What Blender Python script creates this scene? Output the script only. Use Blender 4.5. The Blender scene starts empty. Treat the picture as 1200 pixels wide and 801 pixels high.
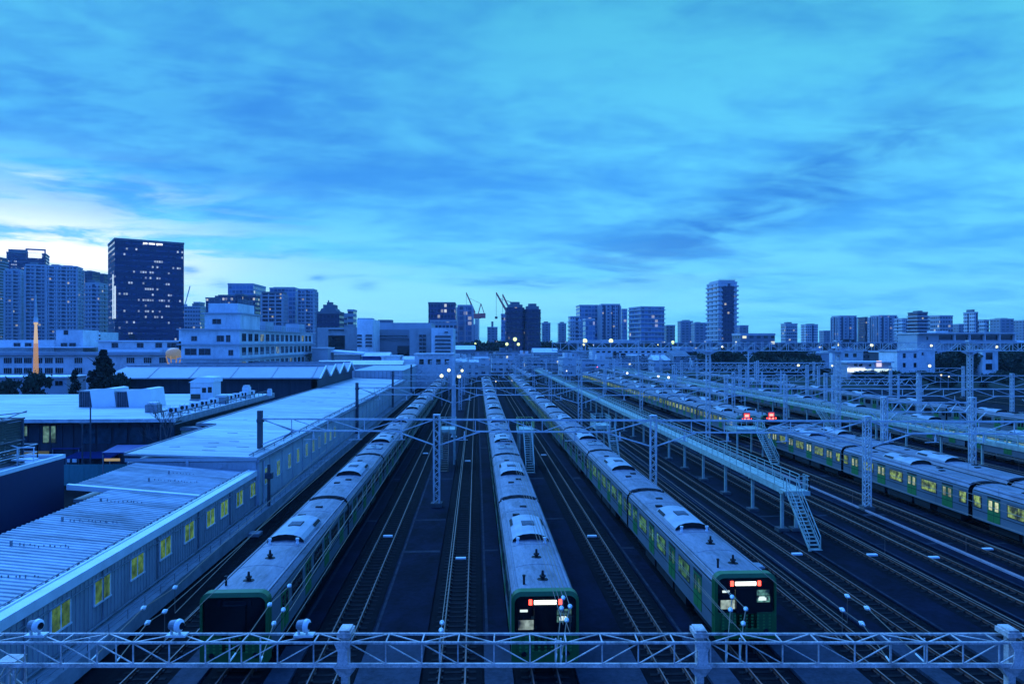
import bpy, math, random
from math import sin, cos, pi, radians, sqrt, atan, floor
from mathutils import Vector, Matrix

SC = bpy.context.scene
COL = SC.collection
R = random.Random(7)

# ------------------------------------------------------------------ camera numbers
F, CX, CY, H = 850.0, 600.0, 400.5, 14.8
PSI = atan(42.0 / F)
SP, CP = sin(PSI), cos(PSI)

def at(px, py, z):
    """world point at height z that the photo shows at (px, py)"""
    u, v = (px - CX) / F, (CY - py) / F
    t = (z - H) / v
    return Vector(((SP + u * CP) * t, (CP - u * SP) * t, z))

def atd(px, d, z=0.0):
    """world point on the column px at depth d"""
    u = (px - CX) / F
    return Vector(((SP + u * CP) * d, (CP - u * SP) * d, z))

def proj(p):
    xc, zc = p[0] * CP - p[1] * SP, p[0] * SP + p[1] * CP
    return CX + F * xc / zc, CY + F * (H - p[2]) / zc

def zy(py, d):
    return H + (CY - py) * d / F

def Yd(X, d):
    return (d - X * SP) / CP

# ------------------------------------------------------------------ meshes
class MB:
    def __init__(s):
        s.v, s.f, s.m = [], [], []
    def add(s, verts, faces, mi=0):
        o = len(s.v)
        s.v.extend([tuple(p) for p in verts])
        for f in faces:
            s.f.append(tuple(i + o for i in f)); s.m.append(mi)
    def box(s, x0, x1, y0, y1, z0, z1, mi=0):
        s.add([(x0,y0,z0),(x1,y0,z0),(x1,y1,z0),(x0,y1,z0),(x0,y0,z1),(x1,y0,z1),(x1,y1,z1),(x0,y1,z1)],
              [(3,2,1,0),(4,5,6,7),(0,1,5,4),(1,2,6,5),(2,3,7,6),(3,0,4,7)], mi)
    def cbox(s, cx, cy, cz, sx, sy, sz, mi=0):
        s.box(cx-sx/2, cx+sx/2, cy-sy/2, cy+sy/2, cz-sz/2, cz+sz/2, mi)
    def bar(s, p, q, w, h=None, mi=0):
        p, q = Vector(p), Vector(q); h = h or w
        d = (q - p)
        if d.length < 1e-6: return
        d.normalize()
        up = Vector((0,0,1)) if abs(d.z) < 0.95 else Vector((0,1,0))
        a = d.cross(up).normalized() * (w/2); b = a.cross(d).normalized() * (h/2)
        s.add([p-a-b,p+a-b,p+a+b,p-a+b,q-a-b,q+a-b,q+a+b,q-a+b],
              [(3,2,1,0),(4,5,6,7),(0,1,5,4),(1,2,6,5),(2,3,7,6),(3,0,4,7)], mi)
    def tube(s, p, q, r, n=8, r2=None, mi=0):
        p, q = Vector(p), Vector(q); r2 = r if r2 is None else r2
        d = (q - p).normalized()
        up = Vector((0,0,1)) if abs(d.z) < 0.95 else Vector((0,1,0))
        a = d.cross(up).normalized(); b = a.cross(d)
        vs = [p + (a*cos(2*pi*i/n) + b*sin(2*pi*i/n))*r for i in range(n)] + [q + (a*cos(2*pi*i/n) + b*sin(2*pi*i/n))*r2 for i in range(n)]
        s.add(vs, [(i,(i+1)%n,n+(i+1)%n,n+i) for i in range(n)] + [tuple(range(n))[::-1], tuple(range(n,2*n))], mi)
    def sphere(s, c, r, n=10, mi=0, sz=1.0):
        c = Vector(c); k = n//2; vs = [c + Vector((0,0,r*sz))]
        for j in range(1,k):
            th = pi*j/k
            for i in range(n):
                vs.append(c + Vector((r*sin(th)*cos(2*pi*i/n), r*sin(th)*sin(2*pi*i/n), r*sz*cos(th))))
        vs.append(c - Vector((0,0,r*sz)))
        fs = [(0,1+i,1+(i+1)%n) for i in range(n)]
        for j in range(k-2):
            for i in range(n):
                a = 1+j*n+i; b = 1+j*n+(i+1)%n
                fs.append((a,a+n,b+n,b))
        L = len(vs)-1; o = 1+(k-2)*n
        fs += [(o+i,L,o+(i+1)%n) for i in range(n)]
        s.add(vs, fs, mi)
    def prism(s, poly, axis, a0, a1, mi=0, caps=True):
        """poly: 2-D outline; axis 'x' -> (y,z), 'y' -> (x,z), 'z' -> (x,y)"""
        def P(p, a):
            return (a,p[0],p[1]) if axis == 'x' else (p[0],a,p[1]) if axis == 'y' else (p[0],p[1],a)
        n = len(poly)
        vs = [P(p,a0) for p in poly] + [P(p,a1) for p in poly]
        fs = [(i,(i+1)%n,n+(i+1)%n,n+i) for i in range(n)]
        if caps: fs += [tuple(range(n))[::-1], tuple(range(n,2*n))]
        s.add(vs, fs, mi)
    def quad(s, a, b, c, d, mi=0):
        s.add([a,b,c,d], [(0,1,2,3)], mi)
    def mesh(s, name, mats, smooth=False):
        me = bpy.data.meshes.new(name)
        me.from_pydata(s.v, [], s.f)
        for m in (mats if isinstance(mats,(list,tuple)) else [mats]): me.materials.append(m)
        if any(s.m): me.polygons.foreach_set('material_index', s.m)
        if smooth: me.polygons.foreach_set('use_smooth', [True]*len(s.f))
        me.update()
        return me
    def build(s, name, mats, parent=None, loc=None, smooth=False):
        return put(s.mesh(name, mats, smooth), name, parent, loc)

def put(me, name, parent=None, loc=None, rz=0.0):
    o = bpy.data.objects.new(name, me); COL.objects.link(o)
    if parent is not None: o.parent = parent
    if loc is not None: o.location = loc
    if rz: o.rotation_euler = (0,0,rz)
    return o

def tag(o, label=None, cat=None, group=None, kind=None):
    if label: o['label'] = label
    if cat: o['category'] = cat
    if group: o['group'] = group
    if kind: o['kind'] = kind
    return o

def thing(name, label, cat, loc=(0,0,0), rz=0.0, group=None):
    o = bpy.data.objects.new(name, None); COL.objects.link(o)
    o.location = loc; o.rotation_euler = (0,0,rz); o.empty_display_size = 0.5
    return tag(o, label, cat, group)

def dup(o, parent=None):
    c = o.copy(); COL.objects.link(c)
    if parent is not None:
        c.parent = parent; c.matrix_parent_inverse = o.matrix_parent_inverse
    for ch in list(o.children): dup(ch, c)
    return c

# ------------------------------------------------------------------ materials
def lin(r, g, b):
    f = lambda c: (c/255/12.92) if c/255 <= .04045 else ((c/255+.055)/1.055)**2.4
    return (f(r), f(g), f(b))

class N:
    """tiny node helper"""
    def __init__(s, tree): s.t = tree
    def new(s, typ, **kw):
        n = s.t.nodes.new(typ)
        for k, v in kw.items(): setattr(n, k, v)
        return n
    def link(s, a, b): s.t.links.new(a, b)
    def set(s, sock, v):
        if hasattr(v, 'is_linked') or hasattr(v, 'links'): s.link(v, sock)
        else: sock.default_value = v
    def math(s, op, a, b=0.0, c=0.0, clamp=False):
        n = s.new('ShaderNodeMath', operation=op, use_clamp=clamp)
        s.set(n.inputs[0], a); s.set(n.inputs[1], b)
        if op in ('MULTIPLY_ADD','COMPARE','SMOOTH_MIN'): s.set(n.inputs[2], c)
        return n.outputs[0]
    def mix(s, f, a, b):
        n = s.new('ShaderNodeMix', data_type='RGBA')
        s.set(n.inputs[0], f)
        for sock, v in ((n.inputs[6], a), (n.inputs[7], b)):
            if isinstance(v, tuple): sock.default_value = (*v[:3], 1)
            else: s.link(v, sock)
        return n.outputs[2]
    def maprange(s, v, a, b, c, d, smooth=False):
        n = s.new('ShaderNodeMapRange'); n.clamp = True
        if smooth: n.interpolation_type = 'SMOOTHSTEP'
        s.set(n.inputs[0], v)
        for i, x in enumerate((a,b,c,d)): n.inputs[1+i].default_value = x
        return n.outputs[0]
    def noise(s, vec, scale, detail=3.0, rough=.55, dist=0.0):
        n = s.new('ShaderNodeTexNoise')
        s.link(vec, n.inputs['Vector'])
        n.inputs['Scale'].default_value = scale; n.inputs['Detail'].default_value = detail
        n.inputs['Roughness'].default_value = rough; n.inputs['Distortion'].default_value = dist
        return n.outputs['Fac']

def new_mat(name):
    m = bpy.data.materials.new(name); m.use_nodes = True
    n = N(m.node_tree); bs = m.node_tree.nodes['Principled BSDF']
    return m, n, bs

def mat(name, col, rough=.6, metal=0.0, var=.18, scale=.8, spec=.4, fine=0.0, stretch=None, bump=0.0, stain=0.0, sscale=.35, sstretch=(1,1,1)):
    """plain surface whose colour wanders with two noises (dirt and wear)"""
    m, n, bs = new_mat(name)
    tc = n.new('ShaderNodeTexCoord')
    vec = tc.outputs['Object']
    if stretch:
        mp = n.new('ShaderNodeMapping'); mp.inputs['Scale'].default_value = stretch
        n.link(vec, mp.inputs['Vector']); vec = mp.outputs[0]
    a = n.noise(vec, scale, 5, .6)
    b = n.noise(vec, scale*9, 3, .6)
    k = n.math('ADD', n.maprange(a, .3, .7, 1-var, 1+var), n.maprange(b, .3, .7, -var*.4-fine, var*.4+fine))
    if stain:
        ms = n.new('ShaderNodeMapping'); ms.inputs['Scale'].default_value = sstretch; n.link(tc.outputs['Object'], ms.inputs['Vector'])
        c = n.noise(ms.outputs[0], sscale, 8, .68, .8); d = n.noise(ms.outputs[0], sscale*6, 5, .65)
        k = n.math('MULTIPLY', k, n.math('MULTIPLY', n.maprange(c, .50, .64, 1.0, 1-stain), n.maprange(d, .52, .70, 1.0, 1-stain*.7)))
    v = n.new('ShaderNodeVectorMath', operation='SCALE'); v.inputs[0].default_value = col; n.link(k, v.inputs['Scale'])
    n.link(v.outputs[0], bs.inputs['Base Color'])
    bs.inputs['Roughness'].default_value = rough; bs.inputs['Metallic'].default_value = metal
    bs.inputs['Specular IOR Level'].default_value = spec
    if bump:
        bp = n.new('ShaderNodeBump'); bp.inputs['Strength'].default_value = bump; bp.inputs['Distance'].default_value = .02
        n.link(b, bp.inputs['Height']); n.link(bp.outputs[0], bs.inputs['Normal'])
    return m

def glow(name, col, strength, base=(.02,.02,.02)):
    m, n, bs = new_mat(name)
    bs.inputs['Base Color'].default_value = (*base,1)
    bs.inputs['Emission Color'].default_value = (*col,1); bs.inputs['Emission Strength'].default_value = strength
    return m

def lit_pane(name, cols, strength, scale=2.2, dark=.35):
    """a pane with a lit room or car behind it: uneven warm light, furniture shapes below"""
    m, n, bs = new_mat(name)
    tc = n.new('ShaderNodeTexCoord'); oi = n.new('ShaderNodeObjectInfo')
    add = n.new('ShaderNodeVectorMath', operation='ADD'); n.link(tc.outputs['Object'], add.inputs[0])
    sc = n.new('ShaderNodeVectorMath', operation='SCALE'); sc.inputs[0].default_value = (37,19,11); n.link(oi.outputs['Random'], sc.inputs['Scale'])
    n.link(sc.outputs[0], add.inputs[1])
    a = n.noise(add.outputs[0], scale, 2, .5); b = n.noise(add.outputs[0], scale*3, 2, .5)
    k = n.math('MULTIPLY', n.maprange(a, .38, .58, dark, 1.0), n.maprange(b, .35, .6, .55, 1.0))
    k = n.math('MULTIPLY', k, n.maprange(oi.outputs['Random'], 0, 1, .55, 1.15))
    bs.inputs['Base Color'].default_value = (.02,.03,.04,1); bs.inputs['Roughness'].default_value = .1
    n.link(n.mix(b, cols[0], cols[1]), bs.inputs['Emission Color'])
    n.link(n.math('MULTIPLY', k, strength), bs.inputs['Emission Strength'])
    return m

def facade(name, wall, glass, cw, ch, fw=.6, fh=.55, lit=.04, litcol=(.75,.85,1.0), strength=1.2, grough=.12, var=.25, seed=0.0, clump=.5, gap=0.0, gapw=.25, gapcol=(.03,.05,.11)):
    """wall with a grid of windows laid out in the building's own metres; a few rooms lit"""
    m, n, bs = new_mat(name)
    tc = n.new('ShaderNodeTexCoord')
    p = n.new('ShaderNodeSeparateXYZ'); n.link(tc.outputs['Object'], p.inputs[0])
    q = n.new('ShaderNodeSeparateXYZ'); n.link(tc.outputs['Normal'], q.inputs[0])
    side = n.math('GREATER_THAN', n.math('ABSOLUTE', q.outputs[0]), .7)
    flat = n.math('LESS_THAN', n.math('ABSOLUTE', q.outputs[2]), .5)
    u = n.math('ADD', n.math('MULTIPLY', side, p.outputs[1]), n.math('MULTIPLY', n.math('SUBTRACT', 1.0, side), p.outputs[0]))
    u = n.math('ADD', n.math('DIVIDE', u, cw), 100.37)
    v = n.math('DIVIDE', p.outputs[2], ch)
    fu, fv = n.math('FRACT', u), n.math('FRACT', v)
    iu, iv = n.math('FLOOR', u), n.math('FLOOR', v)
    du = n.math('LESS_THAN', n.math('ABSOLUTE', n.math('SUBTRACT', fu, .5)), fw/2)
    dv = n.math('LESS_THAN', n.math('ABSOLUTE', n.math('SUBTRACT', fv, .5)), fh/2)
    win = n.math('MULTIPLY', n.math('MULTIPLY', du, dv), flat)
    gp = n.math('MULTIPLY', n.math('LESS_THAN', n.math('FRACT', n.math('DIVIDE', n.math('MULTIPLY', n.math('SUBTRACT', u, 100.37), cw), gap)), gapw), flat) if gap else None
    cmb = n.new('ShaderNodeCombineXYZ'); n.link(iu, cmb.inputs[0]); n.link(iv, cmb.inputs[1])
    n.link(n.math('ADD', n.math('MULTIPLY', side, 13.0), seed), cmb.inputs[2])
    wn = n.new('ShaderNodeTexWhiteNoise'); n.link(cmb.outputs[0], wn.inputs['Vector'])
    wc = n.new('ShaderNodeSeparateColor'); n.link(wn.outputs['Color'], wc.inputs[0])
    # whole stretches of a floor are lit together
    c2 = n.new('ShaderNodeCombineXYZ'); n.link(n.math('FLOOR', n.math('DIVIDE', iu, 5.0)), c2.inputs[0]); n.link(iv, c2.inputs[1]); c2.inputs[2].default_value = seed+5
    w2 = n.new('ShaderNodeTexWhiteNoise'); n.link(c2.outputs[0], w2.inputs['Vector'])
    thr = n.maprange(w2.outputs['Value'], .55, 1.0, lit*(1-clump), lit*(1+3*clump))
    on = n.math('LESS_THAN', wc.outputs[0], thr)
    big = n.noise(tc.outputs['Object'], .05, 3, .6)
    sm = n.noise(tc.outputs['Object'], .6, 4, .6)
    kk = n.math('ADD', n.maprange(big, .3, .7, 1-var*.6, 1+var*.6), n.maprange(sm, .3, .7, -.08, .08))
    wv = n.new('ShaderNodeVectorMath', operation='SCALE'); wv.inputs[0].default_value = wall; n.link(kk, wv.inputs['Scale'])
    gv = n.new('ShaderNodeVectorMath', operation='SCALE'); gv.inputs[0].default_value = glass
    n.link(n.maprange(wc.outputs[1], 0, 1, .5, 1.7), gv.inputs['Scale'])
    colr = n.mix(win, wv.outputs[0], gv.outputs[0])
    if gap: colr = n.mix(gp, colr, gapcol)
    n.link(colr, bs.inputs['Base Color'])
    n.link(n.maprange(win, 0, 1, .75, grough), bs.inputs['Roughness'])
    bs.inputs['Emission Color'].default_value = (*litcol,1)
    n.link(n.math('MULTIPLY', n.math('MULTIPLY', win, on), n.maprange(wc.outputs[2], 0, 1, strength*.3, strength)), bs.inputs['Emission Strength'])
    return m
# ------------------------------------------------------------------ palette
M = {}
M['ballast']  = mat('ballast', (.006,.0065,.009), .95, var=.35, scale=1.2, fine=.3, bump=.6, spec=.05)
M['slab']     = mat('walkway_asphalt', (.0055,.0075,.019), .85, var=.45, scale=.35, fine=.15, spec=.05, stain=.6, sscale=.22, sstretch=(1,.5,1))
M['apron']    = mat('pale_apron_slab', (.034,.042,.06), .85, var=.25, scale=.6, fine=.15, spec=.1)
M['joint']    = mat('worn_concrete_strip', (.022,.027,.04), .9, var=.5, scale=1.5, spec=.1)
M['railhead'] = mat('rail_head', (.20,.12,.10), .5, var=.3, scale=.3)
M['galvf'] = mat('dull_galvanised_steel', (.62,.51,.47), .6, .1, var=.3, scale=2.2, fine=.12, stain=.45, sscale=1.6)
M['rail']     = mat('rusty_rail', (.09,.032,.02), .7, 0.0, var=.35, scale=.8)
M['sleeper']  = mat('sleeper', (.016,.015,.017), .9, var=.3, scale=2, spec=.05)
M['clip']     = mat('rail_clip', (.045,.036,.034), .8, var=.4, scale=3, spec=.1)
M['whitep']   = mat('white_paint', (.75,.78,.8), .5, var=.12, scale=2)
M['galv']     = mat('galvanised_steel', (.60,.61,.62), .5, .15, var=.22, scale=1.3)
M['galvd']    = mat('weathered_steel', (.22,.24,.27), .6, .15, var=.3, scale=1.3)
M['pole']     = mat('dark_steel_pole', (.06,.07,.09), .6, .1, var=.25, scale=1.5)
M['wire']     = mat('copper_wire', (.20,.14,.11), .5, .3, var=.2)
M['ball']     = mat('porcelain', (.75,.78,.8), .3, var=.1, scale=3)
M['steps']    = mat('pale_green_steel', (.40,.47,.40), .55, .1, var=.25, scale=1.5)
M['foot']     = mat('concrete_foot', (.07,.075,.08), .9, var=.3)
M['stainless']= mat('stainless_body', (.15,.17,.19), .5, .1, var=.14, scale=.7, stretch=(1,.25,1))
M['traingrey']= mat('train_roof_paint', (.22,.21,.25), .6, var=.22, scale=.55, stretch=(1.6,.35,1), fine=.08, stain=.35, sscale=.9, sstretch=(1.5,.4,1))
M['acgrey']   = mat('roof_unit_paint', (.40,.40,.43), .55, var=.14, scale=1.2)
M['under']    = mat('underframe', (.012,.012,.014), .8, var=.3)
M['blackm']   = mat('black_mask', (.006,.007,.009), .12, var=.2, spec=.5)
M['green']    = mat('train_green', (.04,.20,.05), .4, var=.15, scale=2)
M['greend']   = mat('train_dark_green', (.015,.095,.03), .35, var=.2, scale=2)
M['glassd']   = mat('dark_glass', (.008,.011,.016), .06, var=.2, spec=.5)
M['frame_d']  = mat('dark_window_frame', (.03,.035,.04), .5, var=.2)
M['lit_train']= lit_pane('lit_carriage_pane', ((.30,.52,.05),(.50,.72,.24)), .36, 1.7, .12)
M['lit_door'] = lit_pane('lit_door_pane', ((.62,.78,.36),(.78,.88,.55)), .42, .9, .45)
M['dim_train']= lit_pane('dim_carriage_pane', ((.06,.22,.05),(.12,.30,.10)), .42, 1.7, .1)
M['lit_room'] = lit_pane('lit_room_pane', ((.075,.27,.025),(.21,.42,.12)), .34, 1.1, .5)
M['lit_cab']  = lit_pane('lit_cab_pane', ((.42,.60,.48),(.75,.95,.9)), .42, 1.5, .03)
M['display']  = glow('lit_display', (.9,1.0,.95), 1.6)
M['red_lamp'] = glow('red_lamp', (1.0,.05,.03), 3.0)
M['lampw']    = glow('white_lamp', (1.0,1.0,.48), 1.2)
M['lampg']    = glow('greenish_lamp', (.74,1.0,.36), 1.0)
M['lampwarm'] = glow('warm_lamp', (1.0,.85,.45), 1.0)
M['lampblue'] = glow('cool_lamp', (.85,.95,1.0), 1.2)

# ------------------------------------------------------------------ sky, sun, camera
SUN_EL, SUN_AZ = radians(46), radians(-38)        # azimuth from +Y towards +X
w = bpy.data.worlds.new('World'); SC.world = w; w.use_nodes = True
t = w.node_tree; n = N(t)
bg = t.nodes['Background']
tc = n.new('ShaderNodeTexCoord')
sep = n.new('ShaderNodeSeparateXYZ'); n.link(tc.outputs['Generated'], sep.inputs[0])
dx, dy, dz = sep.outputs
up = n.math('MAXIMUM', dz, 0.0)
den = n.math('ADD', up, .14)
# clouds lie on a flat deck overhead, so they crowd together towards the horizon
cv = n.new('ShaderNodeCombineXYZ')
n.link(n.math('DIVIDE', dx, den), cv.inputs[0]); n.link(n.math('DIVIDE', dy, den), cv.inputs[1]); cv.inputs[2].default_value = 3.1
mp = n.new('ShaderNodeMapping'); mp.inputs['Rotation'].default_value = (0,0,radians(24)); mp.inputs['Scale'].default_value = (.62,1.0,1); mp.inputs['Location'].default_value = (1.7,.6,0)
n.link(cv.outputs[0], mp.inputs['Vector'])
mp2 = n.new('ShaderNodeMapping'); mp2.inputs['Rotation'].default_value = (0,0,radians(-18)); mp2.inputs['Scale'].default_value = (1.0,1.35,1); mp2.inputs['Location'].default_value = (4.2,9.3,0)
n.link(cv.outputs[0], mp2.inputs['Vector'])
c1 = n.noise(mp.outputs[0], .9, 6, .6, .5)
c2 = n.noise(mp2.outputs[0], 1.9, 7, .58, .45)
c3 = n.noise(mp2.outputs[0], 5.0, 5, .55, .35)
cl = n.math('ADD', n.math('ADD', n.math('MULTIPLY', c1, .42), n.math('MULTIPLY', c2, .38)), n.math('MULTIPLY', c3, .20))
cl = n.maprange(cl, .36, .60, 0, 1, True)
def lobe(az_px, el_px, wa, we):
    """soft patch of sky round one direction"""
    v = Vector(((SP + (az_px-CX)/F*CP), (CP - (az_px-CX)/F*SP), (CY-el_px)/F)).normalized()
    az0, el0 = math.atan2(v.x, v.y), math.asin(v.z)
    az = n.math('ARCTAN2', dx, dy); el = n.math('ARCSINE', n.math('MINIMUM', dz, .999))
    a = n.math('DIVIDE', n.math('SUBTRACT', az, az0), wa); e = n.math('DIVIDE', n.math('SUBTRACT', el, el0), we)
    r2 = n.math('ADD', n.math('MULTIPLY', a, a), n.math('MULTIPLY', e, e))
    return n.math('EXPONENT', n.math('MULTIPLY', r2, -1.0))
elev = n.math('ARCSINE', n.math('MINIMUM', n.math('MAXIMUM', dz, 0.0), .999))
EXPO = 1.0
def skl(r_, g_, b_, k=1.0): return tuple(c*k/2**EXPO for c in lin(r_, g_, b_))
def ramp(fac, stops):
    r = n.new('ShaderNodeValToRGB'); e = r.color_ramp.elements
    while len(e) < len(stops): e.new(.5)
    for el_, (p_, c_) in zip(e, stops): el_.position = p_; el_.color = (*skl(*c_), 1)
    n.link(fac, r.inputs[0]); return r.outputs[0]
ef = n.math('DIVIDE', elev, radians(60), clamp=True)
light = ramp(ef, [(0,(112,216,252)), (.12,(106,214,250)), (.24,(96,208,242)), (.42,(80,190,216)), (.7,(56,158,182)), (1,(44,136,166))])
dark  = ramp(ef, [(0,(80,184,246)), (.12,(68,170,244)), (.24,(58,154,234)), (.42,(44,134,198)), (.7,(32,112,166)), (1,(26,96,150))])
sky = n.mix(cl, dark, light)
# heavier bank of cloud high on one side
# the heavier bank slants up across the right of the view
bk_u = n.math('ADD', n.math('MULTIPLY', n.math('SUBTRACT', n.math('ARCTAN2', dx, dy), .44), .93), n.math('MULTIPLY', n.math('SUBTRACT', elev, .20), .37))
bk_v = n.math('SUBTRACT', n.math('MULTIPLY', n.math('SUBTRACT', elev, .20), .93), n.math('MULTIPLY', n.math('SUBTRACT', n.math('ARCTAN2', dx, dy), .44), .37))
bk = n.math('EXPONENT', n.math('MULTIPLY', n.math('ADD', n.math('POWER', n.math('DIVIDE', bk_u, .21), 2.0), n.math('POWER', n.math('DIVIDE', bk_v, .040), 2.0)), -1.0))
bank = n.math('MULTIPLY', bk, n.maprange(c2, .40, .60, 1.15, .25))
bank2 = n.math('MULTIPLY', lobe(430, 130, .36, .14), n.maprange(c1, .40, .6, .95, .3))
bank3 = n.math('MULTIPLY', lobe(740, 290, .14, .04), n.maprange(c2, .40, .6, .8, .05))
vignette_bank = n.math('MULTIPLY', lobe(60, 90, .40, .11), n.maprange(c3, .40, .6, .9, .4))  # upper left cloud, strengthened to put the vignette's dark corner into the sky
bank = n.math('MINIMUM', n.math('ADD', n.math('ADD', bank, n.math('MULTIPLY', bank3, .6)), n.math('MULTIPLY', n.math('ADD', bank2, vignette_bank), .62)), 1.0)
sky = n.mix(n.math('MULTIPLY', bank, 1.0), sky, skl(42,124,206))
# afterglow low in the west, cut by streaks
st = n.new('ShaderNodeCombineXYZ'); n.link(n.math('MULTIPLY', n.math('ARCTAN2', dx, dy), 3.0), st.inputs[0]); n.link(n.math('MULTIPLY', elev, 26.0), st.inputs[1]); n.link(n.math('MULTIPLY', c1, 1.5), st.inputs[2])
sk = n.noise(st.outputs[0], 1.0, 5, .6, .6)
g1 = n.math('MULTIPLY', lobe(-20, 292, .23, .066), n.maprange(sk, .40, .55, .05, 1.1, True))
g2 = n.math('MULTIPLY', lobe(230, 345, .24, .04), n.maprange(sk, .38, .60, .05, .75, True))
g3 = n.math('MULTIPLY', lobe(70, 216, .12, .013), n.maprange(c2, .46, .62, .0, 1.0, True))
gl = n.math('ADD', n.math('ADD', g1, g2), g3, clamp=True)
sky = n.mix(n.math('MULTIPLY', gl, .92), sky, skl(226,248,255,1.0))
core = n.math('MULTIPLY', lobe(30, 300, .15, .038), n.maprange(sk, .40, .55, .1, 1.2, True))
cy_ = n.math('MULTIPLY', lobe(420, 345, .60, .05), n.maprange(sk, .36, .60, .15, .85, True))
sky = n.mix(cy_, sky, skl(140,228,250))
sky = n.mix(n.math('MINIMUM', core, 1.0), sky, skl(255,255,255,1.25))
# small dark scud low over the skyline
for (px_, py_, wa_, we_) in ((222,317,.011,.0055),(258,334,.012,.006),(427,334,.016,.008),(372,326,.010,.004),(868,322,.022,.007),(640,332,.05,.007),(575,330,.05,.006),(745,330,.03,.005)):
    sky = n.mix(n.math('MULTIPLY', lobe(px_, py_, wa_, we_), n.maprange(c3, .35, .6, .8, .25)), sky, skl(58,146,220))
# unseen sky behind and overhead made strong royal blue, added as fill light
back = n.maprange(dy, -.35, .45, 0.0, 1.0, True)
high = n.maprange(dz, .62, .92, 1.0, 0.0, True)
sky = n.mix(n.math('MULTIPLY', back, high), n.mix(cl, (.026,.165,.80), (.042,.235,1.05)), sky)
back = n.maprange(dy, -1.0, .3, .80, 1.0, True)
sc_ = n.new('ShaderNodeVectorMath', operation='SCALE'); n.link(sky, sc_.inputs[0]); n.link(n.math('MULTIPLY', back, 10.0), sc_.inputs['Scale'])
ns = n.new('ShaderNodeTexSky', sky_type='NISHITA'); ns.sun_disc = False
ns.sun_elevation = SUN_EL; ns.sun_rotation = SUN_AZ; ns.air_density = 1.2; ns.dust_density = .6; ns.ozone_density = 5
tn = n.new('ShaderNodeVectorMath', operation='MULTIPLY'); n.link(ns.outputs[0], tn.inputs[0]); tn.inputs[1].default_value = (.02,.05,.10)
ad = n.new('ShaderNodeVectorMath', operation='ADD'); n.link(sc_.outputs[0], ad.inputs[0]); n.link(tn.outputs[0], ad.inputs[1])
n.link(ad.outputs[0], bg.inputs['Color']); bg.inputs['Strength'].default_value = .1

sl = bpy.data.lights.new('sun', 'SUN'); so = bpy.data.objects.new('sun', sl); COL.objects.link(so)
sl.energy = 2.1; sl.color = (.105,.385,1.0); sl.angle = radians(45)
dirv = Vector((sin(SUN_AZ)*cos(SUN_EL), cos(SUN_AZ)*cos(SUN_EL), sin(SUN_EL)))
so.rotation_euler = dirv.to_track_quat('Z','Y').to_euler(); so.location = (0,0,120)

cam = bpy.data.cameras.new('camera'); co = bpy.data.objects.new('camera', cam); COL.objects.link(co)
cam.sensor_width = 36; cam.lens = F/1200*36; cam.clip_start = .3; cam.clip_end = 9000
co.location = (0,0,H); co.rotation_euler = (radians(90), 0, -PSI)
SC.camera = co
vs = SC.view_settings; vs.view_transform = 'Standard'; vs.look = 'None'; vs.exposure = EXPO; vs.gamma = 1; vs.use_curve_mapping = False
SC.cycles.use_denoising = True; SC.cycles.filter_width = 1.5
SC.cycles.max_bounces = 4; SC.cycles.diffuse_bounces = 2; SC.cycles.glossy_bounces = 2; SC.cycles.transmission_bounces = 2; SC.cycles.volume_bounces = 0
SC.cycles.sample_clamp_indirect = 3.0
SC.cycles.caustics_reflective = False; SC.cycles.caustics_refractive = False

# ------------------------------------------------------------------ ground
g = MB(); g.quad((-5000,-300,-.14),(5000,-300,-.14),(5000,7000,-.14),(-5000,7000,-.14))
tag(g.build('ground', M['ballast']), kind='structure')

TR = [ # track centre, how to find it
 (-14.7, 'sunken track along the foot of the shed with lit windows'),
 (-10.6, 'track under the unlit train beside the shed'),
 (-6.7,  'empty track next to the unlit train, before the lattice post'),
 (-1.05, 'empty track along the flank of the middle train'),
 (3.05,  'track under the middle train with the glowing display'),
 (8.8,   'empty track between the two trains with glowing displays'),
 (12.8,  'track under the train with the green front skirt'),
 (18.5,  'first empty track beyond the green skirted train'),
 (22.3,  'empty track just before the columns of the raised walkway'),
 (27.4,  'first empty track behind the columns and the foot of the steel stair'),
 (31.3,  'empty track just before the long white cable trough'),
 (36.4,  'empty track between the white cable trough and the train with lit windows'),
 (40.3,  'track under the lit train with yellow green windows'),
 (44.4,  'track under the train parked behind the lit train'),
 (50.2,  'empty track in the dark beyond the pair of parked trains'),
 (54.2,  'empty track just before the second raised walkway'),
 (65.6,  'track under the train half hidden by the second raised walkway'),
 (71.0,  'empty track in front of the farthest train with dark windows'),
 (83.0,  'track under the farthest train with dark windows'),
]
TY0, TY1 = 20.0, 430.0
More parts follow.
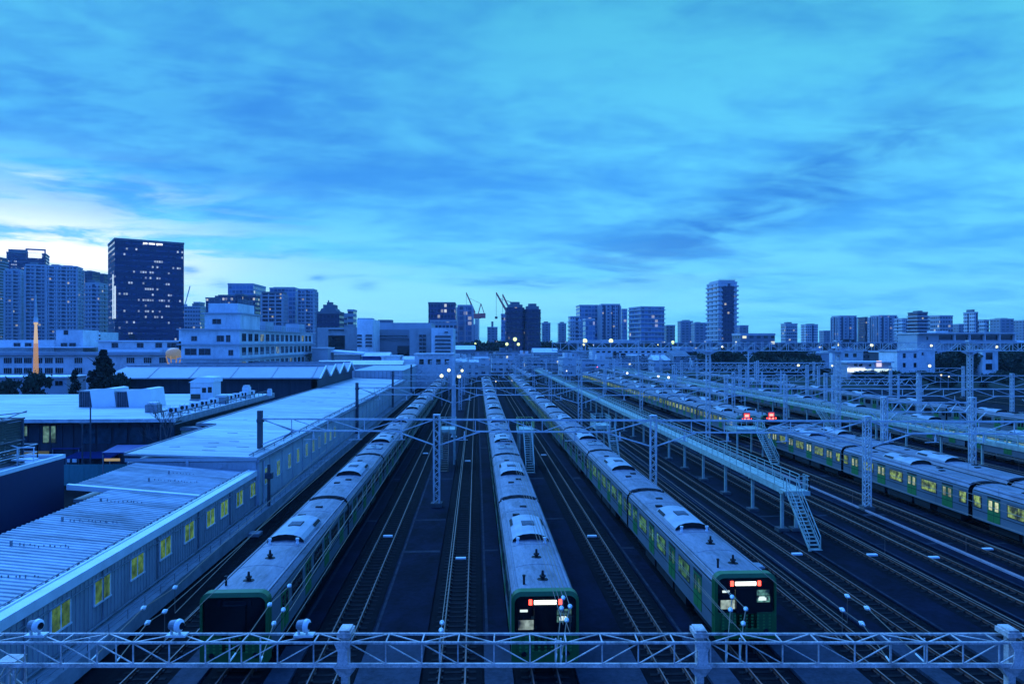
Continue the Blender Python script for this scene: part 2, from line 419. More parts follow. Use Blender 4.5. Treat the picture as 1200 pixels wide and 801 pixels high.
def make_track(X, label, first):
    tr = thing('railway_track', label, 'railway track', (X,0,0), 0, 'tracks of the train yard')
    if first is None:
        b = MB(); b.prism([(-1.75,-.139),(-1.3,-.02),(1.3,-.02),(1.75,-.139)], 'y', TY0, TY1)
        me_b = b.mesh('track_bed', M['ballast'])
        r_ = MB()
        r_.prism([(-.065,-.0),(-.065,.02),(-.012,.035),(-.012,.105),(-.034,.115),(-.034,.15),(.034,.15),(.034,.115),(.012,.105),(.012,.035),(.065,.02),(.065,-.0)], 'y', TY0, TY1)
        r_.box(-.030,.030,TY0,TY1,.151,.156,1)
        me_r = r_.mesh('rail', [M['rail'],M['railhead']])
        s_ = MB()
        y = TY0
        while y < 300:
            s_.box(-1.05,1.05,y,y+.22,-.015,.004)
            for k in (-.66,-.46,.46,.66): s_.box(k-.05,k+.05,y+.02,y+.2,.005,.075,1)
            y += .66
        me_s = s_.mesh('sleepers', [M['sleeper'],M['clip']])
    else: me_b, me_r, me_s = first
    put(me_b, 'track_bed', tr)
    for sx in (-.567,.567): put(me_r, 'rail', tr, (sx,0,0))
    s = put(me_s, 'sleeper_bed', tr); s['kind'] = 'stuff'
    return me_b, me_r, me_s
first = None
for X, lab in TR: first = make_track(X, lab, first)

# walkways between the tracks, the slab paler towards the viewer
xs = [t_[0] for t_ in TR]
edges = [-19.0] + xs
def strip(x0, x1, y0, y1, z, name, m, joints=True):
    b = MB(); b.box(x0, x1, y0, y1, -.16, z)
    return tag(b.build(name, m), kind='structure')
for i in range(len(xs)-1):
    x0, x1 = xs[i]+1.42, xs[i+1]-1.42
    if x1 - x0 < .6: continue
    strip(x0, x1, 35.6, 420, .06, 'asphalt_path', M['slab'])
    strip(x0, x1, 12, 35.6, .10, 'pale_path', M['apron'])
strip(xs[-1]+1.6, xs[-1]+40, 20, 420, .02, 'asphalt_path', M['slab'])
# worn concrete crossings, patches and marks lying on the walkways
b = MB()
rr = random.Random(3)
for i in range(len(xs)-1):
    x0, x1 = xs[i]+1.5, xs[i+1]-1.5
    if x1-x0 < .6 or x1 > 60: continue
    for yj in (51.0, 60.0, 78.0, 101.0):
        if rr.random() < .8: b.box(x0, x1, yj+rr.uniform(-.4,.4), yj+rr.uniform(.5,.75), .055, .064)
    b.box(x0+.02, x0+.16, 36, 330, .055, .066)
tag(b.build('crossing_strip_paving', M['joint']), kind='structure')

# markers lying between the rails
def marker(X, Y, label):
    b = MB(); b.prism([(-.36,.0),(.36,.0),(.34,.12),(-.34,.12)], 'y', -.13, .13); b.box(-.30,.30,-.15,-.131,.02,.10)
    tag(b.build('track_marker', M['whitep'], None, (X,Y,.01)), label, 'track marker', 'white stop markers between the rails')
MK = [(458,628,'white block marker on the empty track beside the unlit train, nearest of its track'),(541,654,'white block marker on the empty track left of the middle train'),(692,628,'white block marker between the rails right of the middle train'),
      (927,649,'white block marker between the rails below the steel stair foot'),(1019,650,'white block marker on the first track behind the stair foot'),(1089,653,'white block marker on the track before the white cable trough'),(1160,643,'white block marker on the track beyond the white cable trough'),
      (502,531,'small white marker far down the empty track beside the unlit train'),(550,540,'small white marker far down the empty track left of the middle train'),(635,533,'small white marker far down the track right of the middle train')]
for px_, py_, lab in MK:
    p = at(px_, py_, .05); X = min(xs, key=lambda x: abs(x-p.x))
    marker(X, p.y, lab)
# dark drain covers set in the asphalt
for px_, py_, lab in ((880,512+150,'flat steel inspection cover in the asphalt beside the green skirted train'),(294,624,'pale steel box lid beside the shed track'),):
    p = at(px_, py_, .1); b = MB(); b.box(-.75,.75,-.5,.5,-.1,.12); b.box(-.7,.7,-.45,.45,.12,.15)
    tag(b.build('inspection_cover', M['galvd'], None, (p.x,p.y,0)), lab, 'inspection cover')
# long cable trough
b = MB(); b.box(33.82,33.98,36,330,0,.16); b.box(33.80,34.0,36,330,.161,.20,0)
for k in range(140): b.box(33.795,34.005,36.5+k*2.1,36.56+k*2.1,.2,.206,1)
tag(b.build('cable_trough', [mat('pale_trough', (.42,.34,.38), .7, var=.2), M['galvd']]), 'long white cable trough running beside the empty tracks', 'cable trough')
# ------------------------------------------------------------------ trains
CARL, BODYL, HW = 20.0, 19.5, 1.475
SEC = [(-HW,.92),(-HW,2.98),(-1.43,3.16),(-1.30,3.34),(-1.08,3.45),(-.6,3.56),(0,3.60),(.6,3.56),(1.08,3.45),(1.30,3.34),(1.43,3.16),(HW,2.98),(HW,.92)]
DOORS = (2.55, 7.42, 12.29, 17.16)      # along the body from its front end
WINS = (4.985, 9.855, 14.725)
ENDW = (.62, 18.95)

def body_mesh(name, detail=True, head=False):
    b = MB(); L = BODYL
    # sides (0), roof (1), underframe (2), gangway (3)
    n_ = len(SEC)
    for i in range(n_-1):
        a, c = SEC[i], SEC[i+1]
        b.quad((a[0],0,a[1]),(c[0],0,c[1]),(c[0],L,c[1]),(a[0],L,a[1]), 0 if i in (0,1,n_-2,n_-3) else 1)
    b.add([(x,0,z) for x,z in SEC], [tuple(range(n_))], 3)
    b.add([(x,L,z) for x,z in SEC], [tuple(range(n_))[::-1]], 3)
    b.quad((-HW,0,.92),(HW,0,.92),(HW,L,.92),(-HW,L,.92),2)
    for (y0,y1) in ((1.4,4.4),(15.1,18.1)):                    # bogies
        b.box(-1.1,1.1,y0,y1,.28,.85,2)
        for yw in (y0+.45, y1-.45):
            for sx in (-.6,.6): b.tube((sx-.06,yw,.58),(sx+.06,yw,.58),.43,14,mi=2)
    for (y0,y1,x) in ((5,7.2,.55),(7.6,11.4,.62),(11.9,14.4,.5)): b.box(-HW+.1,HW-.1,y0,y1,.32,.9,2)
    b.box(-.5,.5,-.26,0.02,1.1,3.1,3); b.box(-.5,.5,L-.02,L+.25,1.1,3.1,3)
    # gutters along the roof, seams across it
    for sx in (-1,1):
        b.box(sx*1.20-.05,sx*1.20+.05,.05,L-.05,3.39,3.455,1)
        b.box(sx*1.435-.03,sx*1.435+.03,.05,L-.05,3.10,3.15,2)
        b.box(sx*(HW+.012)-.012,sx*(HW+.012)+.012,.0,L,1.62,1.66,2)
    for k in (.12, L-.12):
        for i in range(3, n_-4):
            a, c = SEC[i], SEC[i+1]
            b.bar((a[0],k,a[1]+.02),(c[0],k,c[1]+.02),.12,.06,2)
    for k in (4.0,7.6,11.3,15.6):
        for i in range(4, n_-5):
            a, c = SEC[i], SEC[i+1]
            b.bar((a[0],k,a[1]+.004),(c[0],k,c[1]+.004),.035,.02,1)
    return b.mesh(name, [M['stainless'],M['traingrey'],M['under'],M['blackm']])

def ac_mesh():
    b = MB()
    prof = [(-1.02,3.47),(-1.0,3.62),(-.80,3.80),(-.42,3.92),(0,3.955),(.42,3.92),(.80,3.80),(1.0,3.62),(1.02,3.47)]
    y0, y1 = 8.4, 12.9
    for i in range(len(prof)-1):
        a, c = prof[i], prof[i+1]
        b.quad((a[0],y0,a[1]),(c[0],y0,c[1]),(c[0],y1,c[1]),(a[0],y1,a[1]),0)
    b.add([(x,y0+.12,z) for x,z in prof], [tuple(range(len(prof)))], 1)
    b.add([(x,y1,z) for x,z in prof], [tuple(range(len(prof)))[::-1]], 1)
    b.box(-.36,.36,10.3,11.3,3.93,3.972,1)                  # fan grille on top
    for k in range(6): b.box(-.34,.34,10.36+k*.16,10.42+k*.16,3.972,3.985,2)
    for sx in (-1,1):                                       # louvres on the flanks
        p0, p1 = (sx*.86,3.775), (sx*1.0,3.635)
        b.quad((p0[0]+sx*.012,11.2,p0[1]+.014),(p1[0]+sx*.012,11.2,p1[1]+.014),(p1[0]+sx*.012,12.7,p1[1]+.014),(p0[0]+sx*.012,12.7,p0[1]+.014),1)
    return b.mesh('air_conditioner', [M['acgrey'],M['under'],M['galvd']])

def small_vent():
    b = MB()
    b.tube((0,0,3.5),(0,0,3.62),.30,10,.26); b.tube((0,0,3.62),(0,0,3.74),.10,8); b.tube((0,0,3.74),(0,0,4.02),.075,8,.05); b.tube((0,0,3.74),(0,0,3.80),.15,8)
    return b.mesh('antenna', M['under'])
def stub(): 
    b = MB(); b.tube((0,0,3.5),(0,0,3.95),.055,8); b.tube((0,0,3.95),(0,0,4.02),.075,8); return b.mesh('antenna', M['under'])
def post_white():
    b = MB(); b.tube((0,0,3.5),(0,0,3.66),.09,8); b.tube((0,0,3.66),(0,0,3.80),.07,8); b.tube((0,0,3.80),(0,0,3.90),.10,8); return b.mesh('roof_insulator', M['ball'])
def hatch():
    b = MB(); b.box(-.22,.22,-.15,.15,3.56,3.66); return b.mesh('roof_vent', M['under'])
def pantograph():
    b = MB()
    b.box(-.75,.75,-.9,.9,3.62,3.70)
    for sx in (-.6,.6):
        for sy in (-.7,.7): b.tube((sx,sy,3.5),(sx,sy,3.64),.07,8)
    b.tube((-.1,-.7,3.75),(0,.9,3.95),.035,6); b.tube((.1,-.7,3.75),(0,.9,3.95),.035,6)
    b.tube((0,.9,3.95),(0,-.5,4.12),.03,6)
    for sy in (-.65,-.4): b.tube((-.85,sy,4.13),(.85,sy,4.13),.025,6)
    return b.mesh('pantograph', M['galvd'])

def door_mesh(lit, sx):
    """a pair of sliding leaves, 2 glazed lights"""
    b = MB(); x = sx*(HW+.012); t_ = .011
    b.box(x-t_,x+t_,-.66,.66,1.10,2.98,0)
    b.box(x-t_*1.6,x+t_*1.6,-.012,.012,1.1,2.97,2)
    for c in (-.33,.33):
        b.box(x-t_*1.5,x+t_*1.5,c-.22,c+.22,1.92,2.72,2)
        b.box(x-t_*2.0,x+t_*2.0,c-.18,c+.18,1.97,2.67,1)
    b.box(x-t_*1.4,x+t_*1.4,-.66,.66,2.82,2.98,2)
    return b.mesh('door', [M['green'], {'lit':M['lit_door'],'dim':M['dim_train'],'off':M['glassd']}[lit], M['frame_d']])
def win_mesh(lit, sx, w_):
    b = MB(); x = sx*(HW+.010); t_ = .010
    b.box(x-t_,x+t_,-w_/2-.07,w_/2+.07,1.83,2.83,0)
    k = max(1, round(w_/1.0)); pw = w_/k
    for i in range(k):
        c = -w_/2 + pw*(i+.5)
        b.box(x-t_*1.9,x+t_*1.9,c-pw/2+.03,c+pw/2-.03,1.90,2.76,1)
    return b.mesh('window', [M['frame_d'], {'lit':M['lit_train'],'dim':M['dim_train'],'off':M['glassd']}[lit]])

def rrect(hw, z0, z1, rt, rb, n_=6):
    pts = []
    for (cx, cz, r_, a0) in ((hw-rb,z0+rb,rb,-90),(hw-rt,z1-rt,rt,0),(-hw+rt,z1-rt,rt,90),(-hw+rb,z0+rb,rb,180)):
        for i in range(n_+1):
            a = radians(a0 + 90*i/n_); pts.append((cx+r_*cos(a), cz+r_*sin(a)))
    return pts

def face_meshes():
    out = {}
    o, i_ = rrect(HW+.015,.55,3.66,.42,.12), rrect(HW-.11,1.80,3.47,.32,.12)
    b = MB(); n_ = len(o)
    for k in range(n_):
        k2 = (k+1)%n_
        b.quad((o[k][0],-.16,o[k][1]),(o[k2][0],-.16,o[k2][1]),(i_[k2][0],-.22,i_[k2][1]),(i_[k][0],-.22,i_[k][1]),0)   # front of the surround
        b.quad((o[k][0],-.16,o[k][1]),(o[k2][0],-.16,o[k2][1]),(o[k2][0],.30,o[k2][1]),(o[k][0],.30,o[k][1]),0)
        b.quad((i_[k][0],-.22,i_[k][1]),(i_[k2][0],-.22,i_[k2][1]),(i_[k2][0],-.12,i_[k2][1]),(i_[k][0],-.12,i_[k][1]),0)
    out['front_surround'] = b.mesh('front_surround', mat('front_green_paint',(.02,.12,.035),.3,var=.2))
    b = MB(); b.add([(x,-.13,z) for x,z in i_],[tuple(range(n_))]); b.box(-.03,.03,-.145,-.128,1.9,3.0)
    out['windscreen'] = b.mesh('windscreen', M['blackm'])
    b = MB(); b.box(-1.22,1.22,-.26,-.21,.98,1.80,0); 
    for k in range(5):
        for q in range(9): b.box(-1.12+q*.28-.05,-1.12+q*.28+.05,-.268,-.259,1.06+k*.15,1.14+k*.15,1)
    out['front_skirt'] = b.mesh('front_skirt', [M['greend'],M['green']])
    def lamp(x): 
        b = MB(); b.box(x-.17,x+.17,-.17,-.12,3.10,3.30); return b
    out['display'] = None
    for key, m in (('on',M['display']),('off',M['glassd'])):
        b = MB(); b.box(-.50,.50,-.175,-.13,3.09,3.26); out['display_'+key] = b.mesh('destination_display', m)
    for key, m in (('on',M['red_lamp']),('off',M['glassd'])):
        b = MB(); b.box(-.07,.07,-.18,-.13,3.07,3.30); out['tail_'+key] = b.mesh('tail_lamp', m)
    b = MB(); b.box(-1.20,-.52,-.150,-.128,1.98,2.40); b.box(-.50,-.02,-.150,-.128,2.62,2.92); b.box(.05,.45,-.150,-.128,2.68,2.9)
    b.box(-.45,1.18,-.146,-.128,2.28,2.56,1); b.box(.50,1.15,-.146,-.128,2.60,2.86,1); b.box(-.62,-.2,-.152,-.128,2.44,2.56,1)
    out['cab'] = b.mesh('cab_light', [M['lit_cab'], lit_pane('dim_cab_pane', ((.05,.16,.14),(.14,.36,.30)), .7, 3.2, .05)])
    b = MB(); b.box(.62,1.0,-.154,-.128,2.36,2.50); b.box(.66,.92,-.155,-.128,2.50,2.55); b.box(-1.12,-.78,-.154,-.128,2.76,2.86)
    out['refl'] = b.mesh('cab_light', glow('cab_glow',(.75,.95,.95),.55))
    b = MB(); b.tube((.95,-.27,.95),(.95,-.2,.95),.12,10); b.tube((-.95,-.27,.95),(-.95,-.2,.95),.12,10); 
    out['headlight'] = b.mesh('headlight', M['glassd'])
    b = MB(); b.bar((-.55,-.15,1.95),(-.15,-.15,2.65),.03,.02); b.bar((.5,-.15,1.95),(.15,-.15,2.6),.03,.02)
    out['wiper'] = b.mesh('wiper', M['pole'])
    return out

BODY = body_mesh('train_car'); ACM = ac_mesh(); FACE = face_meshes()
ANT, STUB, PW, HATCH, PANT = small_vent(), stub(), post_white(), hatch(), pantograph()
DOORM = {(l,s): door_mesh(l,s) for l in ('lit','dim','off') for s in (-1,1)}
WINM = {(l,s,w_): win_mesh(l,s,w_) for l in ('lit','dim','off') for s in (-1,1) for w_ in (2.0,.8)}
def merged_car(lit):
    """a far carriage as one mesh: body, doors, windows and roof gear"""
    b = MB(); mats = [M['stainless'],M['traingrey'],M['under'],M['blackm'],M['green'],M['frame_d'],{'lit':M['lit_train'],'dim':M['dim_train'],'off':M['glassd']}[lit],M['acgrey']]
    def take(me, dy, mmap):
        o = len(b.v); b.v.extend([(v.co.x,v.co.y+dy,v.co.z) for v in me.vertices])
        for p in me.polygons: b.f.append(tuple(i+o for i in p.vertices)); b.m.append(mmap[p.material_index])
    take(BODY,0,[0,1,2,3])
    for s in (-1,1):
        for y in DOORS: take(DOORM[(lit,s)], y, [4,6,5])
        for y in WINS: take(WINM[(lit,s,2.0)], y, [5,6])
        for y in ENDW: take(WINM[(lit,s,.8)], y, [5,6])
    take(ACM,0,[7,2,2])
    return b.mesh('train_car', mats)
FAR = {l: merged_car(l) for l in ('lit','dim','off')}

def train(X, Y, ncars, lit, label, head=None, full=4, tail_cars_lit=None, sides=(-1,1), head_at=0):
    """head: None or dict(display, lamps, cab); Y is the front end"""
    tr = thing('commuter_train', label, 'train', (X,Y,.15), 0, 'commuter trains parked in the yard')
    for k in range(ncars):
        dy = k*CARL + .25
        ll = lit(k) if callable(lit) else lit
        if k >= full:
            put(FAR[ll], 'train_car', tr, (0,dy,0)); continue
        car = put(BODY, 'train_car', tr, (0,dy,0))
        for s in sides:
            for q, y in enumerate(DOORS): put(DOORM[(ll,s)], 'door', car, (0,y,0))
            for y in WINS: put(WINM[(ll,s,2.0)], 'window', car, (0,y,0))
            for q, y in enumerate(ENDW):
                if head and k == 0 and q == 0: continue
                put(WINM[(ll,s,.8)], 'window', car, (0,y,0))
        put(ACM, 'air_conditioner', car)
        if k == 0 and head:
            put(ANT,'antenna',car,(.05,1.7,-.02)); put(ANT,'antenna',car,(.05,5.2,-.02)); put(STUB,'antenna',car,(-.85,1.3,-.08))
            put(PW,'roof_insulator',car,(-.75,8.0,-.05)); put(PW,'roof_insulator',car,(.75,8.0,-.05))
            put(HATCH,'roof_vent',car,(-.5,14.3,0)); put(HATCH,'roof_vent',car,(.1,16.6,0))
        else:
            put(HATCH,'roof_vent',car,(-.3,5.0,0)); put(HATCH,'roof_vent',car,(.35,6.3,0)); put(HATCH,'roof_vent',car,(-.2,15.6,0))
            if k % 3 == 2: put(PANT,'pantograph',car,(0,4.0,-.06)); put(PANT,'pantograph',car,(0,16.4,-.06))
        if k == 0 and head:
            put(FACE['front_surround'],'front_surround',car); put(FACE['windscreen'],'windscreen',car); put(FACE['front_skirt'],'front_skirt',car)
            put(FACE['display_on' if head['display'] else 'display_off'],'destination_display',car)
            for sx in (-1,1): put(FACE['tail_on' if head['lamps'] else 'tail_off'],'tail_lamp',car,(sx*.66,0,0))
            put(FACE['headlight'],'headlight',car); put(FACE['wiper'],'wiper',car)
            if head.get('cab'): put(FACE['cab'],'cab_light',car)
            if head.get('cab'): put(FACE['refl'],'cab_light',car)
    return tr

train(-10.6, 32.3, 11, 'off', 'unlit grey roofed train with a black front beside the lit shed', dict(display=0,lamps=0), 4)
train(3.05, 31.8, 10, 'off', 'middle train with a glowing white display and red lamps over its windscreen', dict(display=1,lamps=1,cab=1), 4)
train(12.8, 33.8, 11, lambda k: 'dim' if k != 2 else 'off', 'train with a glowing display and a dark green skirt, its flank windows dimly lit', dict(display=1,lamps=1,cab=1), 4)
train(40.3, 35.2, 3, 'lit', 'train with yellow green lit windows and doors beyond the steel stair', None, 3)
train(44.4, 36.5, 3, 'off', 'train parked right behind the lit one, mostly its roof showing', None, 3)
train(40.3, 106.0, 8, lambda k: 'lit', 'long train with a red lamp on its end, nearer of two such', dict(display=0,lamps=1), 2)
train(44.4, 107.0, 8, lambda k: 'off', 'long train with a red lamp on its end, farther of two such', dict(display=0,lamps=1), 2)
train(65.6, 52.0, 11, lambda k: 'lit' if k < 3 else 'dim', 'train with lit windows half hidden behind the second raised walkway', None, 3)
train(83.0, 62.0, 10, 'off', 'farthest train with dark windows and green doors below the tree belt', None, 4)
train(54.2, 150.0, 8, 'off', 'far train with a dim flank beyond the second raised walkway columns', None, 0)
train(18.5, 232.0, 7, 'off', 'small distant pale roofed train at the far end of the yard', None, 0)
train(27.4, 262.0, 6, 'off', 'small distant train behind the far end of the raised walkway', None, 0)
# red signal lamps carried on the rear ends of the two far trains
for X, Y, lab in ((40.3,106.0,'red glowing lamp box on the roof end of the nearer far train'),(44.4,107.0,'red glowing lamp box on the roof end of the farther far train')):
    th = thing('warning_lamp', lab, 'warning lamp', (X-.35,Y-.55,3.1)); th.scale = (.8,.8,.85)
    b = MB(); b.box(-.62,.62,-.12,.2,.0,1.5); b.build('lamp_housing', M['pole'], th)
    b = MB(); b.box(-.55,.55,-.15,-.121,.12,1.38); b.build('lamp_lens', glow('dull_red_lamp',(1,.07,.06),.55), th)
    b = MB(); b.box(-.36,.36,-.19,-.151,.75,1.15); b.box(-.5,-.2,-.19,-.151,.25,.45); b.box(.15,.5,-.19,-.151,.25,.45); b.build('lamp_bulb', glow('bright_red_lamp',(1,.22,.18),1.6), th)
    b = MB(); b.box(-.14,.14,-.20,-.152,.50,.72); b.box(-.55,.55,-.18,-.152,.60,.66); b.build('lamp_bar', M['pole'], th)
# ------------------------------------------------------------------ steel lattice helpers
def truss_box(b, x0, x1, z0, z1, w, pw, r, bot=None, flip=None, every_top=1):
    """four-chord truss along x: uprights and diagonals on front and back, zigzag on top and bottom"""
    bot = bot or r
    fs = (-w/2, w/2) if not flip else (-w/2,)
    for y in (-w/2, w/2): b.bar((x0,y,z1),(x1,y,z1),r,r)
    for y in fs: b.bar((x0,y,z0),(x1,y,z0),bot,bot)
    n_ = max(2, round((x1-x0)/pw)); s = (x1-x0)/n_
    for i in range(n_+1):
        x = x0+i*s
        for y in fs: b.bar((x,y,z0+bot/2),(x,y,z1-r/2),r*.62,r*.5)
        b.bar((x,-w/2,z1+.002),(x,w/2,z1+.002),r*.62,r*.5); (None if flip else b.bar((x,-w/2,z0),(x,w/2,z0),r*.5,r*.4))
        if i < n_:
            d_ = flip(x+s/2) if flip else (i % 2 == 0)
            for y in fs:
                if d_: b.bar((x+.02,y,z1-r/2),(x+s-.02,y,z0+bot/2),r*.62,r*.42)
                else:  b.bar((x+.02,y,z0+bot/2),(x+s-.02,y,z1-r/2),r*.62,r*.42)
            if i % 2: b.bar((x,-w/2,z1+.006),(x+s,w/2,z1+.006),r*.7,r*.4)
            else:     b.bar((x,w/2,z1+.006),(x+s,-w/2,z1+.006),r*.7,r*.4)
            if not flip: b.bar((x,-w/2,z0+.006),(x+s,w/2,z0+.006),r*.5,r*.4)

def lattice_post(b, z0, z1, w, r, pitch):
    for sx in (-1,1):
        for sy in (-1,1): b.box(sx*w/2-r/2,sx*w/2+r/2,sy*w/2-r/2,sy*w/2+r/2,z0,z1)
    n_ = max(3, round((z1-z0)/pitch)); s = (z1-z0)/n_
    for i in range(n_):
        za, zb = z0+i*s, z0+(i+1)*s
        for sg in (-1,1):
            f_ = 1 if i%2 else -1
            b.bar((-f_*w/2,sg*w/2,za),(f_*w/2,sg*w/2,zb),r*.7,r*.4)
            b.bar((sg*w/2,-f_*w/2,za),(sg*w/2,f_*w/2,zb),r*.4,r*.7)
    b.box(-w/2-r*.6,w/2+r*.6,-w/2-r*.6,w/2+r*.6,z1,z1+.12)

# ------------------------------------------------------------------ front gantry, close to the viewer
D0, ZT = 17.6, zy(752.6, 17.6)
fg = thing('overhead_gantry', 'pale box truss gantry spanning the whole yard nearest to the viewer', 'gantry', (SP*D0, CP*D0, 0), -PSI, 'overhead gantries across the tracks')
def fx(px): return (px-CX)/F*D0
W0 = .53; posts_px = (5, 402, 823, 1192)
mids = [(5+402)/2*1.0, (402+823)/2, (823+1192)/2]
def flip0(x):
    px = CX + x/D0*F
    if px < 190: return True
    if px < 402: return False
    if px < 612: return True
    if px < 823: return False
    if px < 1008: return True
    return False
b = MB(); truss_box(b, fx(-140), fx(1340), ZT-.53, ZT, W0, .872, .05, .07, flip0)
b.box(fx(-140),fx(1340),-W0/2-.055,-W0/2+.055,ZT-.53-.05,ZT-.53-.037)
b.build('truss', M['galvf'], fg, (0,W0/2,0))
for px in posts_px:
    x = fx(px)
    if px == 5:
        b = MB(); lattice_post(b, 0, ZT-.6, .4, .05, .35); b.build('post', M['galvf'], fg, (x,W0/2,0)); continue
    b = MB()
    b.box(-.09,.09,-.09,.09,0,ZT+.08)
    # forked head that grips the truss, gusset plates top and bottom
    b.prism([(-.22,ZT-.60),(.22,ZT-.60),(.13,ZT-.45),(.11,ZT-.20),(.20,ZT+.0),(.20,ZT+.05),(-.20,ZT+.05),(-.20,ZT+.0),(-.11,ZT-.20),(-.13,ZT-.45)],'y',-W0/2-.075,-W0/2-.045)
    b.box(-.17,.17,-.20,.30,ZT+.085,ZT+.20); b.box(-.13,.13,-.16,.26,ZT+.20,ZT+.25)
    b.prism([(-.30,ZT-.66),(.30,ZT-.66),(.12,ZT-.9),(-.12,ZT-.9)],'y',-.10,.10)
    for k in range(6): b.tube((-.15+.06*k,-W0/2-.085,ZT-.55),(-.15+.06*k,-W0/2-.074,ZT-.55),.016,6)
    b.build('post', M['galvf'], fg, (x,W0/2,0))
    b = MB(); b.box(-.4,.4,-.4,.4,-.1,.35); b.build('foot', M['foot'], fg, (x,W0/2,0))

def pulley_lamp(px, label):
    """round white drum on a bracket standing on the truss"""
    base = Vector((SP*D0, CP*D0, 0)) + Vector((CP, -SP, 0))*fx(px) + Vector((SP, CP, 0))*.35
    th = thing('track_floodlight', label, 'floodlight', (base.x, base.y, ZT+.03), -PSI, 'round white floodlights on the front gantry')
    b = MB(); b.box(-.24,.24,-.12,.12,0,.05); b.bar((-.14,0,.05),(-.14,0,.22),.05); b.bar((.06,0,.05),(.06,0,.22),.05); b.box(-.2,.1,-.05,.05,.2,.25)
    b.build('bracket', M['galv'], th)
    b = MB(); b.tube((-.16,.0,.27),(.04,-.05,.27),.11,14,.15); b.build('lamp_body', M['galvd'], th)
    b = MB(); b.tube((.04,-.05,.27),(.10,-.065,.27),.165,18,.155); b.tube((.10,-.065,.27),(.14,-.075,.27),.155,18,.10); b.build('lamp_rim', M['ball'], th, smooth=False)
    b = MB(); b.tube((.141,-.075,.27),(.155,-.079,.27),.085,14); b.build('lamp_glass', M['glassd'], th)
pulley_lamp(32, 'round white floodlight at the shed end of the front gantry')
pulley_lamp(200, 'round white floodlight left of the black train front on the front gantry')
pulley_lamp(352, 'round white floodlight right of the black train front on the front gantry')

# hanger brackets and wires under the front truss, one wire per track
WIRES = [
 (-10.6,(168,712),(205,688),-14.7+.2,'thin wire with white ball insulators above the shed track'),
 (-10.2,(173,729),(193,716),-10.6,'thin wire with white ball insulators above the unlit train roof'),
 (-8.4,(316,708),(339,686),-8.6,'thin wire with white ball insulators beside the unlit train flank'),
 (-6.6,(321,730),(332,714),-6.7,'thin wire with white ball insulators above the empty track beside the unlit train'),
 (-1.1,(517,738),(518,729),-1.05,'thin wire with white ball insulators above the empty track left of the middle train'),
 (3.0,(658,712),(660,700),3.05,'thin wire with white ball insulators at the left of the middle train windscreen'),
 (3.4,(668,710),(664,726),3.3,'thin wire with white ball insulators in front of the middle train windscreen'),
 (8.3,(856,714),(858,699),8.8,'thin wire with white ball insulators before the left edge of the skirted train front'),
 (8.6,(871,730),(874,713),9.4,'thin wire with white ball insulators before the green front skirt'),
 (12.0,(1010,730),(987,714),12.8,'thin wire with white ball insulators right of the skirted train, lower one'),
 (12.3,(1016,712),(993,698),13.4,'thin wire with white ball insulators right of the skirted train, upper one'),
]
for X0, b1, b2, X1, lab in WIRES:
    if b1[1] < b2[1]: b1, b2 = b2, b1
    px_e = b1[0] + (b1[0]-b2[0])*(753-b1[1])/(b1[1]-b2[1])
    e_ = atd(px_e, D0+.35); X0 = e_.x; yw_ = e_.y
    th = thing('overhead_wire', lab, 'overhead wire', (X0, yw_, 0), 0, 'overhead wires along the tracks')
    P = lambda px, py, z: at(px, py, z) - Vector((X0,yw_,0))
    p1, p2 = P(*b1, 6.2), P(*b2, 6.15)
    pa = Vector((0,0,ZT-.62))
    b = MB()
    pts = [pa, p1, p2]
    end = Vector((X1-X0, 92, 6.0))
    pts.append(end)
    for a_, c_ in zip(pts, pts[1:]): b.tube(a_, c_, .014, 5)
    e2 = Vector((X1-X0, 340, 6.0)); b.tube(end, e2, .016, 4)
    # contact wire and droppers below
    f0 = pts[2] + Vector((0,0,-.9))
    b.tube(pts[2], f0, .010, 5); b.tube(f0, end+Vector((0,0,-.85)), .012, 5); b.tube(end+Vector((0,0,-.85)), e2+Vector((0,0,-.85)), .016, 4)
    b.build('wire', M['wire'], th)
    for p_ in (p1, p2):
        d_ = (pts[2]-pts[1]).normalized()
        b = MB(); b.sphere(p_, .078, 12); b.tube(p_-d_*.16, p_-d_*.06, .03, 8, .05); b.tube(p_+d_*.06, p_+d_*.16, .05, 8, .03); b.build('insulator', M['ball'], th, smooth=True)
    b = MB(); b.tube((0,0,ZT-.03),pa,.022,6); b.tube(pa, pa+(pts[1]-pa)*.12, .022, 8); b.build('hanger', M['galv'], th)
for X, lab in ((18.5,'wire above the first empty track beyond the skirted train'),(22.3,'wire above the empty track before the walkway columns'),(27.4,'wire above the track behind the steel stair'),(31.3,'wire above the track before the cable trough'),(36.4,'wire above the track before the lit train'),(40.3,'wire above the lit train with yellow windows'),(44.4,'wire above the roof of the train behind the lit one'),(65.6,'wire above the train behind the second walkway'),(83.0,'wire above the farthest dark windowed train')):
    b = MB(); b.tube((0,18,6.0),(0,340,6.0),.014,4); b.tube((0,18,5.2),(0,340,5.2),.014,4)
    for k in range(30): b.tube((0,22+k*10,5.2),(0,22+k*10,6.0),.01,4)
    tag(b.build('overhead_wire', M['wire'], None, (X,0,0)), 'thin '+lab, 'overhead wire', 'overhead wires along the tracks')

